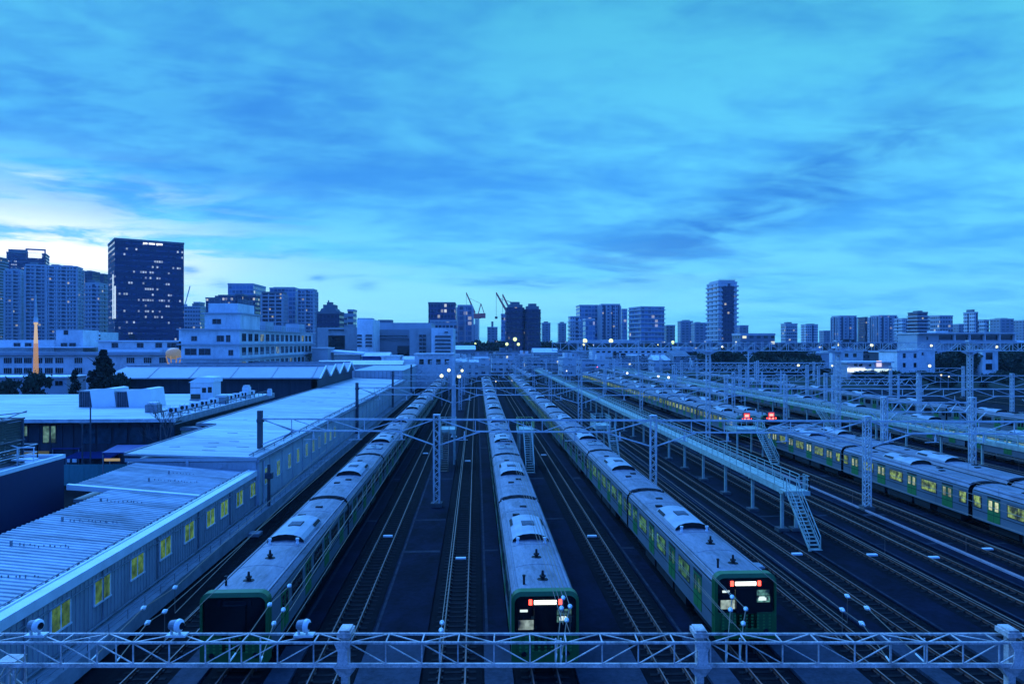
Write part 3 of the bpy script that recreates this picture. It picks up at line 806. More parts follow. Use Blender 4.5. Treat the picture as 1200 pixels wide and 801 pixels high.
# ------------------------------------------------------------------ cross-yard gantries
SL = -.085                        # the gantries stand slightly askew to the tracks
def gantry(Ymid, xposts, label, zt=7.85, hh=1.05, dark_first=True, fine=True, tall=None, x_end=None, every=3.0):
    g_ = thing('overhead_gantry', label, 'gantry', (0,Ymid,0), math.atan(SL), 'overhead gantries across the tracks')
    b = MB(); r_ = .125 if fine else .11
    a, e = xposts[0], x_end or xposts[-1]
    b.bar((a,0,zt),(e,0,zt),r_,r_*1.3); 
    for i in range(len(xposts)-1):
        p, q = xposts[i], xposts[i+1]; L = q-p
        lo, hi = p+(.5 if i else 3.4), q-(3.2 if i else 6.5)
        lo, hi = p+L*.18, q-L*.20
        b.bar((lo,0,zt-hh),(hi,0,zt-hh),r_*.9,r_)
        b.bar((p+.2,0,zt),(lo,0,zt-hh),r_*.7,r_*.7); b.bar((q-.2,0,zt),(hi,0,zt-hh),r_*.7,r_*.7)
        b.bar((p+.2,0,zt-2.3),(lo+.5,0,zt-hh),r_*.8,r_*.8); b.bar((q-.2,0,zt-2.3),(hi-.5,0,zt-hh),r_*.8,r_*.8)
        n_ = max(2, round((hi-lo)/every)); s = (hi-lo)/n_
        for k in range(n_+1):
            x = lo+k*s
            if k % 2 == 0 or fine: b.bar((x,0,zt),(x,0,zt-hh),r_*.55,r_*.55)
            if k < n_:
                if k < n_/2: b.bar((x,0,zt),(x+s,0,zt-hh),r_*.6,r_*.5)
                else: b.bar((x,0,zt-hh),(x+s,0,zt),r_*.6,r_*.5)
    if x_end:
        b.bar((xposts[-1],0,zt-hh),(x_end,0,zt-hh),r_*.9,r_)
        x = xposts[-1]
        while x < x_end-2: b.bar((x,0,zt-hh),(x+2,0,zt),r_*.6,r_*.5); b.bar((x+2,0,zt),(x+4,0,zt-hh),r_*.6,r_*.5); x += 4
    b.build('beam', M['galv'], g_)
    for i, x in enumerate(xposts):
        b = MB()
        if i == 0 and dark_first:
            b.box(-.2,.2,-.2,.2,0,zt+.75); b.box(-.24,.3,-.24,.24,zt-.3,zt+.0); b.box(-.22,.3,-.1,.1,zt-2.9,zt-2.6)
            b.build('post', M['pole'], g_, (x,0,0))
            b = MB(); b.bar((x+.25,0,zt-2.7),(x+2.2,0,zt-1.7),.07); b.tube((x+2.2,0,zt-1.7),(x+3.0,0,zt-1.1),.09,8); b.bar((x+.3,0,zt-.1),(x+3.2,0,zt-1.05),.08); b.build('bracket', M['galvd'], g_)
        else:
            ht = tall if (tall and x > 10) else zt+.35
            lattice_post(b, 0, ht, .50 if not (tall and x>10) else .54, .085 if fine else .12, .42 if fine else .75)
            b.build('post', M['galv'], g_, (x,0,0))
            b = MB(); b.box(-.5,.5,-.5,.5,-.1,.42); b.build('foot', M['foot'], g_, (x,0,0))
    # insulators hung from the beam over each track
    for X, _ in TR:
        if X < xposts[0] or X > xposts[-1]: continue
        b = MB(); b.tube((X,0,zt-hh),(X,0,zt-hh-.35),.05,6); b.tube((X,0,zt-hh-.35),(X,0,zt-hh-.75),.09,8); b.bar((X-.9,0,zt-hh-.8),(X+.3,0,zt-hh-.75),.05)
        b.build('insulator', M['galv'], g_)
    if tall:
        b = MB(); truss_box(b, 11.5, 128, tall-1.25, tall-.05, .8, 1.25, .10)
        b.build('upper_truss', M['galv'], g_)
        for x in xposts:
            if x < 10: continue
            b = MB(); b.box(-.5,.5,-.5,.5,tall-1.45,tall-1.3); b.prism([(-1.5,tall-1.31),(1.5,tall-1.31),(.3,tall-1.9),(-.3,tall-1.9)],'y',-.06,.06); b.box(-.45,.45,-.45,.45,tall+.13,tall+.3)
            b.build('head_plate', M['galv'], g_, (x,0,0))
    return g_
def portal(Y, x0, x1, zt, label, mid=()):
    g_ = thing('overhead_gantry', label, 'gantry', (0,Y,0), math.atan(SL), 'overhead gantries across the tracks')
    b = MB(); h_ = 1.1
    b.bar((x0,0,zt),(x1,0,zt),.13); b.bar((x0,0,zt-h_),(x1,0,zt-h_),.12)
    n_ = max(3, round((x1-x0)/1.7)); s = (x1-x0)/n_
    for k in range(n_):
        b.bar((x0+k*s,0,zt),(x0+(k+.5)*s,0,zt-h_),.08); b.bar((x0+(k+.5)*s,0,zt-h_),(x0+(k+1)*s,0,zt),.08)
    b.build('beam', M['galv'], g_)
    for x in (x0,*mid,x1):
        b = MB(); lattice_post(b,0,zt+.5,.5,.12,.8); b.build('post', M['galv'], g_, (x,0,0))
        b = MB(); b.bar((x-1.6,0,zt-h_),(x,0,zt-2.6),.09); b.bar((x+1.6,0,zt-h_),(x,0,zt-2.6),.09); b.build('brace', M['galv'], g_)
PORT = [(132,64,79,8.2,'short truss portal right of the tall post, before the lit shop'),(104,78,128,7.9,'long truss portal before the dark bank at the edge of the view'),(86,47.5,57.5,7.8,'short portal straddling the dark tracks behind the lit train'),
 (178,48,80,8.6,'wide portal over the far trains under the tree belt'),(214,38,104,8.8,'very wide far portal in front of the tree belt'),(138,47,58,8.0,'short portal between the two raised walkways, farther one'),(262,-3,52,8.6,'far truss portal over the ends of the parked trains'),(310,6,96,9.0,'wide portal in front of the low town and hipped roof'),(350,-12,70,9.2,'far portal below the pale low buildings'),(225,-14,12,8.4,'far portal above the middle train end'),(400,-20,90,9.6,'farthest wide portal at the foot of the low town')]
for y_, a_, c_, z_, lab_ in PORT: portal(y_, a_, c_, z_, lab_, tuple(a_+(c_-a_)*k/round((c_-a_)/19) for k in range(1, round((c_-a_)/19))) if c_-a_ > 28 else ())
PX = [-19.3, -3.55, 15.75, 34.9]
gantry(65.0, [-19.6,-3.55,15.75,34.4,54,73], 'slender gantry with two white lattice posts behind the first carriages', fine=True)
gantry(110.0, [-18.2,-3.4,15.7,34.8,54,73.2,92,111], 'tall gantry carrying a long high truss above the right half of the yard', tall=14.75)
LABG = ['slim gantry just behind the tall one, its dark pole standing in the shed roof edge','slim gantry in the middle distance, third behind the slender front pair','slim gantry farther off, fourth dark pole along the shed','slim gantry beyond the middle train’s far carriages','small gantry near the far end of the parked trains','small gantry behind the end of the parked trains','smallest gantry at the far throat of the yard']
for i, (y, lab) in enumerate(zip((154,198,242,288,334,380,425), LABG)):
    gantry(y, [-17.8,-3.4,15.7,34.8,54,73,92,111,130][:9 if i < 3 else 7], lab, fine=False, every=2.6, hh=1.1 if i else 1.3)
for k,(px,py,d,lab) in enumerate([(532,417,110,'slim steel mast rising left of the middle train far off'),(877,412,190,'pale mast in front of the dark trees under the high truss'),(748,398,240,'pale mast standing before the dark hipped roof'),(893,436,165,'short mast under the high truss left of the tall post'),(915,434,172,'short pale mast before the tree belt'),(1053,440,150,'pale mast standing below the white block among the trees'),(779,446,170,'white mast over the far train roofs'),(720,420,230,'thin mast between the far trains and the low houses'),(640,420,260,'thin mast above the skirted train’s far end'),(590,420,300,'thin mast above the middle train’s far end')]):
    p = atd(px,d); b = MB(); zt = zy(py,d)
    b.tube((0,0,0),(0,0,zt),.26,8,.20); b.bar((-1.2,0,zt-.8),(1.2,0,zt-.8),.16); b.box(-.45,.45,-.45,.45,0,.5); b.bar((-1.1,0,zt-.8),(0,0,zt-2),.09); b.bar((1.1,0,zt-.8),(0,0,zt-2),.09)
    tag(b.build('steel_mast', M['galv'], None, (p.x,p.y,0)), lab, 'mast', 'steel masts in the far yard')

# ------------------------------------------------------------------ raised walkways
def railing(b, pts, h=1.1, post=1.5, r=.05, mids=(.38,.74)):
    for a, c in zip(pts, pts[1:]):
        a, c = Vector(a), Vector(c); L = (c-a).length; n_ = max(1, round(L/post))
        for i in range(n_+1):
            p = a.lerp(c, i/n_); b.bar(p, p+Vector((0,0,h)), r, r)
        for m_ in (*mids, 1.0): b.bar(a+Vector((0,0,h*m_)), c+Vector((0,0,h*m_)), r*.8, r*.8)

def stair(parent, x, ytop, ztop, ybot, zbot, wd, m, name='stair'):
    st = MB(); n_ = max(5, round((ztop-zbot)/.23))
    for sx in (-wd/2, wd/2):
        st.bar((x+sx,ytop,ztop-.05),(x+sx,ybot,zbot+.08),.05,.2)
    for i in range(1,n_+1):
        f_ = i/(n_+.5); y, z = ytop+(ybot-ytop)*f_, ztop+(zbot-ztop)*f_
        st.box(x-wd/2+.03,x+wd/2-.03,y-.12,y+.12,z-.025,z+.015)
    st.bar((x-wd/2-.1,ybot-.05,zbot+.05),(x+wd/2+.1,ybot-.05,zbot+.05),.12,.1)
    o = st.build(name, m, parent)
    for sx in (-wd/2, wd/2):
        h_ = MB(); a, c = Vector((x+sx,ytop,ztop)), Vector((x+sx,ybot,zbot)); u_ = Vector((0,0,1.0))
        h_.bar(a+u_, c+u_, .05); h_.bar(a+u_*.5, c+u_*.5, .035); h_.bar(c, c+u_, .05)
        for k in range(4): p = a.lerp(c,k/4); h_.bar(p,p+u_,.045)
        h_.build('handrail', m, o)
    return o

def walkway(X, y0, y1, zd, label, step, wd=1.25, ncol=40):
    wk = thing('raised_walkway', label, 'walkway', (X,y0,0), 0, 'raised steel walkways')
    L = y1-y0
    b = MB(); b.box(-wd/2,wd/2,0,L,zd-.06,zd); 
    for sx in (-wd/2,wd/2): b.box(sx-.04,sx+.04,0,L,zd-.42,zd+.06)
    k = 0
    while k < L: b.box(-wd/2,wd/2,k,k+.1,zd-.3,zd-.06); k += 2.2
    b.build('deck', M['steps'], wk)
    for sx in (-wd/2,wd/2):
        b = MB(); railing(b, [(sx,0,zd),(sx,L,zd)], 1.1, 1.7 ,.05 if X < 40 else .07); b.build('railing', M['steps'], wk)
    y = .55; i = 0
    while y < L and i < ncol:
        for sx in ((-.5,.62) if i == 0 else (-.25,)):
            b = MB(); b.box(sx-.11,sx+.11,-.11,.11,.25,zd-.42); b.box(sx-.16,sx+.16,-.16,.16,zd-.5,zd-.421)
            c_ = b.build('column', M['steps'], wk, (0,y,0))
            b = MB(); b.box(sx-.42,sx+.42,-.42,.42,-.1,.28); b.build('foot', M['foot'], c_)
        b = MB(); b.bar((-wd/2,0,zd-.45),(wd/2,0,zd-.45),.12,.18); b.build('cross_beam', M['steps'], wk, (0,y,0))
        y += step if i else step-.2; i += 1
    return wk
w1 = walkway(24.45, 55.2, 300, 3.42, 'raised steel walkway on slim columns running away behind the steel stair', 6.9)
b = MB(); b.box(-.95,.95,-1.1,-.001,3.33,3.42); b.box(-.98,.98,-1.13,-1.1,3.1,3.46); b.build('landing', M['steps'], w1)
b = MB(); railing(b, [(.93,0,3.42),(.93,-1.08,3.42),(.1,-1.08,3.42)],1.15,.42,.045); b.build('railing', M['steps'], w1)
stair(w1, -.45, -1.05, 3.42, -4.9, 0, .8, M['steps'])
w2 = walkway(60.2, 60, 330, 3.25, 'second raised walkway half hiding the train with lit windows', 7.6)
for yy in (118,): stair(w2, -1.1, yy-60+5, 3.25, yy-60, 0, .8, M['steps'])

def platform(X, Y, zd, label, ylad, wd=1.9, ln=4.2, m='steps', lx=-.2):
    p = thing('inspection_platform', label, 'platform', (X,Y,0), 0, 'inspection platforms between the trains')
    b = MB(); b.box(-wd/2,wd/2,0,ln,zd-.12,zd); b.box(-wd/2-.03,wd/2+.03,-.03,0,zd-.42,zd+.08); b.box(-wd/2-.03,-wd/2,0,ln,zd-.42,zd+.08); b.box(wd/2,wd/2+.03,0,ln,zd-.42,zd+.08)
    b.build('deck', M['steps'], p)
    b = MB(); railing(b, [(-wd/2,0,zd),(-wd/2,ln,zd),(wd/2,ln,zd),(wd/2,0,zd)],1.15,.7,.06); b.build('railing', mat('yellow_green_rail',(.30,.34,.12),.6) if X == 6.0 else M['steps'], p)
    for sx in (-wd/2+.15, wd/2-.15):
        for sy in (.2, ln-.2):
            b = MB(); b.box(sx-.09,sx+.09,sy-.09,sy+.09,.1,zd-.12); b.build('leg', M['steps'], p)
    stair(p, lx, 0, zd, ylad-Y, 0, .95, M[m])
    return p
M['rust'] = mat('brown_steel', (.20,.15,.10), .6, var=.3)
platform(-3.45, 87.0, 4.25, 'pale inspection platform with a brown ladder beside the white lattice post', 83.0, m='rust', lx=-.25)
platform(6.0, 86.5, 4.25, 'inspection platform with a yellow green rail and stair between the glowing trains', 81.6, lx=.1)
platform(15.7, 89.0, 4.4, 'inspection platform and stair behind the skirted train roof', 88-2.5, lx=.9)
platform(35.0, 91.0, 3.6, 'inspection platform with a steep stair below the red lamps', 86.0, wd=3.6, lx=1.1)
# ------------------------------------------------------------------ sheds along the tracks
M['roofw']  = mat('pale_sheet_roof', (.49,.53,.55), .6, var=.2, scale=.16, fine=.07, stretch=(.35,1.4,1), stain=.28, sscale=.22, sstretch=(.3,1.3,1))
M['corr']   = mat('corrugated_sheet', (.36,.39,.42), .6, .05, var=.3, scale=.35, stretch=(.3,1.6,1), fine=.08, stain=.4, sscale=.35, sstretch=(.25,1.3,1))
M['flash']  = mat('roof_flashing', (.72,.76,.78), .5, var=.1, scale=1)
M['wallc']  = mat('corrugated_wall', (.32,.34,.36), .65, var=.18, scale=.5, stretch=(1,2,.4))
M['wallp']  = mat('pale_wall_sheet', (.42,.46,.50), .65, var=.14, scale=.5)
M['ledge']  = mat('concrete_ledge', (.30,.32,.34), .85, var=.25, scale=.7)
M['navy']   = mat('navy_wall', (.014,.026,.085), .6, var=.12, scale=.3)
M['darkw']  = mat('dark_panel_wall', (.035,.05,.075), .7, var=.25, scale=.5, stretch=(2,2,.4))
M['white_b']= mat('white_render', (.72,.74,.75), .75, var=.14, scale=.25, stain=.22, sscale=.3, sstretch=(1,1,.4))
M['grey_b'] = mat('grey_render', (.42,.44,.47), .8, var=.14, scale=.2)
M['beige_b']= mat('beige_render', (.34,.35,.37), .8, var=.14, scale=.15, stain=.25, sscale=.2, sstretch=(1,1,.4))
M['bluecan']= mat('blue_canopy', (.025,.05,.20), .6, var=.15, scale=.8)
M['teal']   = mat('teal_hoarding', (.07,.26,.27), .6, var=.15, scale=.6, stretch=(1.5,1,.5))
M['darkrf'] = mat('dark_roof', (.02,.022,.03), .8, var=.3, scale=.4)
M['hood']   = mat('white_hood', (.82,.84,.82), .5, var=.06, scale=.5)
XW = -18.5

def window_on(parent, c, axis, wd, ht, pane, frame=None, bars=2, proud=.03, name='window'):
    """frame proud of the wall, pane(s) inside; axis 'x' = wall faces +x, 'y' = wall faces -y"""
    b = MB(); f_ = .07
    def bx(u0,u1,v0,v1,d0,d1,mi=0):
        if axis == 'x': b.box(c[0]+d0,c[0]+d1,c[1]+u0,c[1]+u1,c[2]+v0,c[2]+v1,mi)
        else: b.box(c[0]+u0,c[0]+u1,c[1]-d1,c[1]-d0,c[2]+v0,c[2]+v1,mi)
    bx(-wd/2-f_,wd/2+f_,ht/2,ht/2+f_,.002,proud*2.2); bx(-wd/2-f_*1.5,wd/2+f_*1.5,-ht/2-f_,-ht/2,.002,proud*3)
    bx(-wd/2-f_,-wd/2,-ht/2,ht/2,.002,proud*2); bx(wd/2,wd/2+f_,-ht/2,ht/2,.002,proud*2)
    for k in range(1,bars): u = -wd/2+wd*k/bars; bx(u-.03,u+.03,-ht/2,ht/2,.002,proud*1.8)
    o = b.build(name, frame or M['frame_d'], parent)
    b = MB(); bx(-wd/2,wd/2,-ht/2,ht/2,.001,proud); b.build('pane', pane, o)
    return o

def corr_sheet(b, x0, x1, zl0, zl1, y0, y1, pitch, amp, along='x', mi=0):
    """ribbed sheet sloping from z=zl0 at x0 to zl1 at x1, ribs running along x"""
    n_ = int((y1-y0)/pitch); 
    for k in range(n_):
        y = y0+k*pitch; q = [(0,0),(.30,0),(.42,amp),(.72,amp),(.84,0),(1,0)]
        for (a,za),(c,zc) in zip(q,q[1:]):
            b.quad((x0,y+a*pitch,zl0+za),(x0,y+c*pitch,zl0+zc),(x1,y+c*pitch,zl1+zc),(x1,y+a*pitch,zl1+za),mi)

# near shed: ribbed roof, parapet band, lit windows
s1 = thing('train_shed', 'low shed with a ribbed roof and yellow lit windows nearest to the viewer', 'shed', (XW,0,0), 0, 'sheds along the tracks')
b = MB(); b.box(-6.4,0,8,61.6,0,3.62)
y = 8.2
while y < 61.5: b.box(.001,.035,y,y+.09,.9,3.45); y += .36
b.build('wall', M['wallc'], s1)
b = MB(); corr_sheet(b, -6.6, -.42, 4.62, 3.92, 8, 51.4, .42, .055); corr_sheet(b, -9.6, -.42, 4.80, 3.92, 51.8, 61.7, .42, .055)
b.box(-6.5,-.42,8,51.3,3.65,3.85); b.box(-9.5,-.42,51.9,61.6,3.65,3.86)
b.build('roof', M['corr'], s1)
b = MB(); b.box(-.42,.20,8,61.7,3.62,4.08); b.box(-.50,-.40,8,61.7,4.05,4.14); b.build('eave_band', M['flash'], s1)
b = MB(); 
b.add([(-9.7,51.42,4.62),(-9.7,51.78,4.62),(-.4,51.78,3.90),(-.4,51.42,3.90),(-9.7,51.42,4.99),(-9.7,51.78,4.99),(-.4,51.78,4.10),(-.4,51.42,4.10)],[(3,2,1,0),(4,5,6,7),(0,1,5,4),(1,2,6,5),(2,3,7,6),(3,0,4,7)])
b.build('roof_flashing', M['flash'], s1)
b = MB(); b.box(-9.4,-6.45,51.9,61.5,0,3.64); b.build('side_wall', M['darkw'], s1)
# small fixings, pipes and stub vents on the ribs
b = MB(); rr = random.Random(5)
for y in (24,26,29.5,33.5,38,43,48,55,58):
    n_ = rr.randint(7,14); x = rr.uniform(-5.6,-3.6)
    for k in range(n_):
        yy = y+rr.uniform(-.15,.15)+k*.05; xx = x+k*.22+rr.uniform(-.05,.05); zz = 3.92+(-.42-xx)/6.18*.7+.07
        b.tube((xx,yy,zz),(xx,yy,zz+rr.uniform(.05,.13)),.035,5)
    b.tube((x-.4,y,4.5),(x-.4,y,4.75),.07,7)
for k in range(60):
    yy = 9+k*.87; b.box(-.72,-.62,yy,yy+.06,3.95,4.16)
b.bar((-.67,8,4.17),(-.67,61,4.17),.04)
b.build('roof_fixings', M['galvd'], s1)
for px in (70,119,160,193,221,246,262,280,296):
    d = XW*F/(px-CX+42); Y = Yd(XW, d)
    window_on(s1, (.036, Y, 2.62), 'x', 1.45, 1.08, M['lit_room'], M['flash'], 2)
b = MB(); b.box(.001,1.05,8,200,0,.86); b.build('ledge', M['ledge'], s1)
b = MB()
for k in range(100): b.bar((.95,9+k*1.9,.86),(.95,9+k*1.9,1.35),.03)
for zz in (1.34,1.1): b.bar((.95,8,zz),(.95,199,zz),.025)
b.tube((.12,8,1.05),(.12,199,1.05),.06,6); b.tube((.10,8,3.2),(.10,61,3.2),.035,6)
for k in range(9): b.tube((.08,12+k*6.2,.9),(.08,12+k*6.2,3.6),.05,6)
b.build('pipework', M['galvd'], s1)

# main shed: broad pale roof
s2 = thing('train_shed', 'long shed with a broad pale flat roof and lit windows beside the tracks', 'shed', (XW,0,0), 0, 'sheds along the tracks')
b = MB(); b.box(-10.6,0,62,188,0,4.75); b.box(-12.6,-10.6,83,188,0,4.9)
for k in range(30): b.box(.003,.07,66+k*4.1,66.12+k*4.1,.87,4.65)
b.box(.003,.2,62.2,62.9,1.0,4.6); b.tube((.2,63.5,.9),(.2,63.5,4.6),.1,6)
b.build('wall', M['wallp'], s2)
b = MB()
y = 62.2
for k in range(26): b.box(-10.4+k*.4,-10.36+k*.4,61.96,61.999,3.6,4.8)
b.box(-10.7,.1,61.85,61.95,4.82,5.12); b.bar((-5.6,61.9,3.6),(-5.6,61.9,5.0),.22); b.bar((-3.6,61.93,3.7),(-2.2,61.93,4.7),.05)
b.build('front_trim', M['wallp'], s2)
b = MB()
def slope_quad(x0,x1,y0,y1,za,zb,mi=0):
    b.add([(x0,y0,za),(x1,y0,zb),(x1,y1,zb),(x0,y1,za),(x0,y0,za+.16),(x1,y0,zb+.16),(x1,y1,zb+.16),(x0,y1,za+.16)],[(3,2,1,0),(4,5,6,7),(0,1,5,4),(1,2,6,5),(2,3,7,6),(3,0,4,7)],mi)
slope_quad(-10.75,.15,61.8,83,5.36,4.98); slope_quad(-12.9,.15,83.003,188,5.44,4.98)
for k in range(16):           # seams and little puddled welts
    yy = 64.5+k*7.7
    xl = -10.6 if yy < 83 else -12.8
    b.bar((xl,yy,5.52-.0 if yy<83 else 5.60),(.1,yy,5.145),.05,.02,1)
rr = random.Random(9)
for k in range(26):
    yy = rr.uniform(64,185); xx = rr.uniform(-9.5,-1.5); zz = 5.14 - xx*.0352
    b.bar((xx,yy,zz+.012),(xx+rr.uniform(.4,1.3),yy+rr.uniform(-.2,.2),zz),.09,.03,1)
b.build('roof', [M['roofw'],M['galvd']], s2)
b = MB(); b.bar((-10.72,61.9,5.55),(-10.72,83,5.55),.16,.12); b.bar((-12.85,83.2,5.66),(-12.85,147,5.66),.16,.12); b.bar((-10.7,83.05,5.60),(-12.9,83.05,5.66),.16,.12); b.build('roof_edge', M['galvd'], s2)
b = MB(); b.box(.02,.32,61.9,188,4.66,4.93); b.build('gutter', M['galvd'], s2)
b = MB(); b.bar((-.25,62,5.48),(-.25,188,5.48),.07); 
for k in range(40): b.bar((-.25,62.1+k*3.2,5.1),(-.25,62.1+k*3.2,5.48),.06)
b.bar((-.55,62,5.32),(-.55,188,5.32),.10,.10)
b.build('eave_rail', M['galvd'], s2)
for px in (312,326,339,349,359,367,374,381,387,392):
    d = XW*F/(px-CX+42); Y = Yd(XW, d)
    window_on(s2, (0, Y, 3.05), 'x', 1.0, 1.35, M['lit_room'], M['flash'], 2)
b = MB(); b.bar((.9,62.6,.9),(.9,62.6,4.4),.22); b.box(.6,1.2,62.4,62.9,3.2,3.7); b.build('cable_post', M['pole'], s2)
# raised far part
s3 = thing('train_shed', 'higher shed with a pale flat roof closing off the far end of the long shed', 'shed', (XW,0,0), 0, 'sheds along the tracks')
b = MB(); b.box(-12.8,-.4,188.3,276,0,7.3)
for k in range(13): b.box(-12.6+k,-12.5+k,188.2,188.299,5.2,7.25,1)
b.build('wall', [M['wallp'],M['galvd']], s3)
b = MB(); b.box(-13.0,-.2,188.1,276.2,7.3,7.52); b.build('roof', M['roofw'], s3)

# ------------------------------------------------------------------ navy block with a cage on its roof
nb = thing('flat_roofed_block', 'dark navy block with a pale roof ledge and railing beside the ribbed roof', 'building', (-30,0,0))
b = MB(); b.box(-30,0,8,54.4,0,6.35); b.build('wall', M['navy'], nb)
b = MB(); b.box(-29.9,-.9,8,54.2,6.35,6.36); b.box(-.9,-.1,8,54.3,6.36,6.42); b.build('roof', mat('roof_walk',(.22,.30,.42),.6,var=.2), nb)
b = MB(); b.box(-.14,.06,30,54.5,6.352,6.62); b.box(-12,-.14,54.3,54.5,6.352,6.62); b.build('roof_ledge', M['flash'], nb)
b = MB(); railing(b, [(-1.4,30,6.4),(-1.4,53.6,6.4),(-4.2,53.8,6.4)], 1.1, 2.2, .06, (.5,)); b.build('railing', M['galv'], nb)
cg = thing('storage_cage', 'dark slatted cage standing on the navy block roof', 'cage', (-31.7,49.6,6.36))
b = MB()
for x in (-4.2,-2.8,-1.4,0):
    for y in (0,2.8): b.bar((x,y,0),(x,y,3.1),.12)
for z in (.1,1.6,3.1):
    for y in (0,2.8): b.bar((-4.2,y,z),(0,y,z),.1)
    for x in (-4.2,0): b.bar((x,0,z),(x,3,z),.1)
b.build('frame', M['pole'], cg)
b = MB()
for k in range(17):
    b.quad((-4.15,.06,.16+k*.175),(-.05,.06,.16+k*.175),(-.05,.16,.29+k*.175),(-4.15,.16,.29+k*.175))
    b.quad((-.02,.1,.16+k*.175),(-.02,2.9,.16+k*.175),(-.1,2.9,.29+k*.175),(-.1,.1,.29+k*.175))
b.build('slat_panel', M['frame_d'], cg)
b = MB(); b.bar((-4.3,-.1,3.16),(.1,3.1,3.5),.07); b.bar((-4.3,3.1,3.3),(.1,-.1,3.6),.06); b.bar((.1,-.1,3.16),(.1,3.1,3.6),.06); b.build('top_rail', M['galvd'], cg)
rl = thing('roof_stair_rail', 'little pale stair rail at the roof corner of the navy block', 'handrail', (-32.2,51.0,6.36))
b = MB(); b.bar((-.9,0,1.9),(.8,.4,1.2),.07); b.bar((.8,.4,1.2),(1.9,.4,1.2),.07)
for x in (-.9,0,.8,1.9): b.bar((x,.3,0),(x,.3,1.5 if x<.5 else 1.2),.05)
b.box(-.9,1.8,.2,1.0,.3,.4); b.bar((-.9,.3,.9),(1.9,.3,.5),.05)
b.build('rail', M['flash'], rl)

# ------------------------------------------------------------------ yard between block and hall
def pole_thing(px, pytop, pybot, d, label, r=.09, arm=False):
    p = at(px, pybot, 0) if pybot else atd(px, d); dd = p.x*SP+p.y*CP; zt = zy(pytop, dd)
    b = MB(); b.tube((0,0,0),(0,0,zt),r,8,r*.8); b.box(-.2,.2,-.2,.2,0,.3)
    if arm: b.bar((-.3,0,zt),(1.0,0,zt+.05),.09,.12)
    tag(b.build('lamp_post' if arm else 'utility_pole', M['pole'], None, (p.x,p.y,0)), label, 'lamp post' if arm else 'pole', None)
pole_thing(106,477,566,0,'taller dark pole rising in front of the blue canopy')
pole_thing(96.5,496,568,0,'shorter dark lamp post with a flat head before the teal hoarding', .09, True)
pole_thing(188,498,0,68,'slim pole at the edge of the broad pale roof below the bare branches', .09)
p0, p1 = at(82,568,0), at(147,562,0)
b = MB(); b.box(p0.x-6,p1.x+3,77.0,77.08,0,2.15)
for k in range(9): b.box(p0.x-6+k*1.5,p0.x-5.94+k*1.5,76.96,77.0,0,2.2)
tag(b.build('hoarding', M['teal']), 'teal panel hoarding behind the navy block', 'hoarding')
def canopy(px0,px1,py0,py1,d,label):
    a, c = atd(px0,d), atd(px1,d); z0, z1 = zy(py1,d), zy(py0,d+2.2)
    th = thing('awning', label, 'awning', (0,0,0), 0, 'blue awnings before the hall')
    b = MB(); b.add([(a.x,a.y,z0),(c.x,a.y,z0),(c.x+.5,a.y+2.2,z1),(a.x+.5,a.y+2.2,z1),(a.x,a.y,z0-.12),(c.x,a.y,z0-.12),(c.x+.5,a.y+2.2,z1-.12),(a.x+.5,a.y+2.2,z1-.12)],[(0,1,2,3),(7,6,5,4),(0,4,5,1),(1,5,6,2),(2,6,7,3),(3,7,4,0)])
    b.build('canopy', M['bluecan'], th)
    for x in (a.x+.1,c.x-.1):
        b = MB(); b.bar((x,a.y+.1,0),(x,a.y+.1,z0-.1),.1); b.build('post', M['galvd'], th)
canopy(76,128,527,536,77.6,'wide blue awning in front of the hall wall')
canopy(119,166,521,530,73.5,'blue awning nearest to the broad pale roof')
canopy(60,92,519,525,79,'small blue awning end behind the navy block roof rail')
for px,py,lab in ((130,537,'small warm lit window strip below the nearer blue awning'),):
    a = atd(122,76.2); b = MB(); b.box(a.x,a.x+1.6,a.y,a.y+.06,zy(540,76.2),zy(537,76.2)); tag(b.build('light_strip', glow('warm_strip',(.8,.62,.3),.22)), lab, 'light')
b = MB(); 
for k,px in enumerate((80,86,88)): a = atd(px,76); b.box(a.x-.12,a.x+.12,a.y,a.y+.1,2.2,2.55)
tag(b.build('lamp_cluster', M['whitep']), 'white box lights over the teal hoarding', 'lamp')

# ------------------------------------------------------------------ flat-roofed hall with two white hoods
hb = thing('flat_roofed_hall', 'wide flat roofed hall carrying two white ventilator hoods', 'building', (-32.4,80,0))
b = MB(); b.box(-150,-1.2,1.6,37,0,6.05); 
for k in range(120): b.box(-2-k*1.2-.05,-2-k*1.2+.05,1.5,1.599,2.2,6)
b.build('wall', M['darkw'], hb)
b = MB(); b.box(-150,-.25,0.0,38.5,6.25,6.5); b.build('roof', M['roofw'], hb)
b = MB(); b.box(-150,0,-.3,0,6.18,6.56); b.box(-150,.0,.05,1.6,6.04,6.18,1); b.build('fascia', [M['galv'],M['darkrf']], hb)
b = MB(); b.box(-.25,.0,0,38.5,5.9,6.62); b.build('side_fascia', M['galvd'], hb)
for px0,px1,py0,py1 in ((56,70,498,517),(32,39,498,509)):
    a, c = atd(px0,80), atd(px1,80); zz0, zz1 = zy(py1,80), zy(py0,80)
    window_on(hb, ((a.x+c.x)/2+32.4, 1.598, (zz0+zz1)/2), 'y', c.x-a.x, zz1-zz0, lit_pane('lit_hall_pane',((.16,.45,.38),(.34,.62,.52)),.26,.9,.25), M['frame_d'], 2)
b = MB(); 
for k in range(6): b.box(-10.6+k*1.7,-9.2+k*1.7,1.45,1.497,3.7,5.4)
b.build('glazing', mat('dull_glazing',(.03,.07,.10),.25,var=.5,scale=1.2), hb)
b = MB(); b.box(-24,-14,1.2,1.3,2.6,2.95); b.build('sign_strip', glow('sign_glow',(.40,.45,.22),.08), hb)
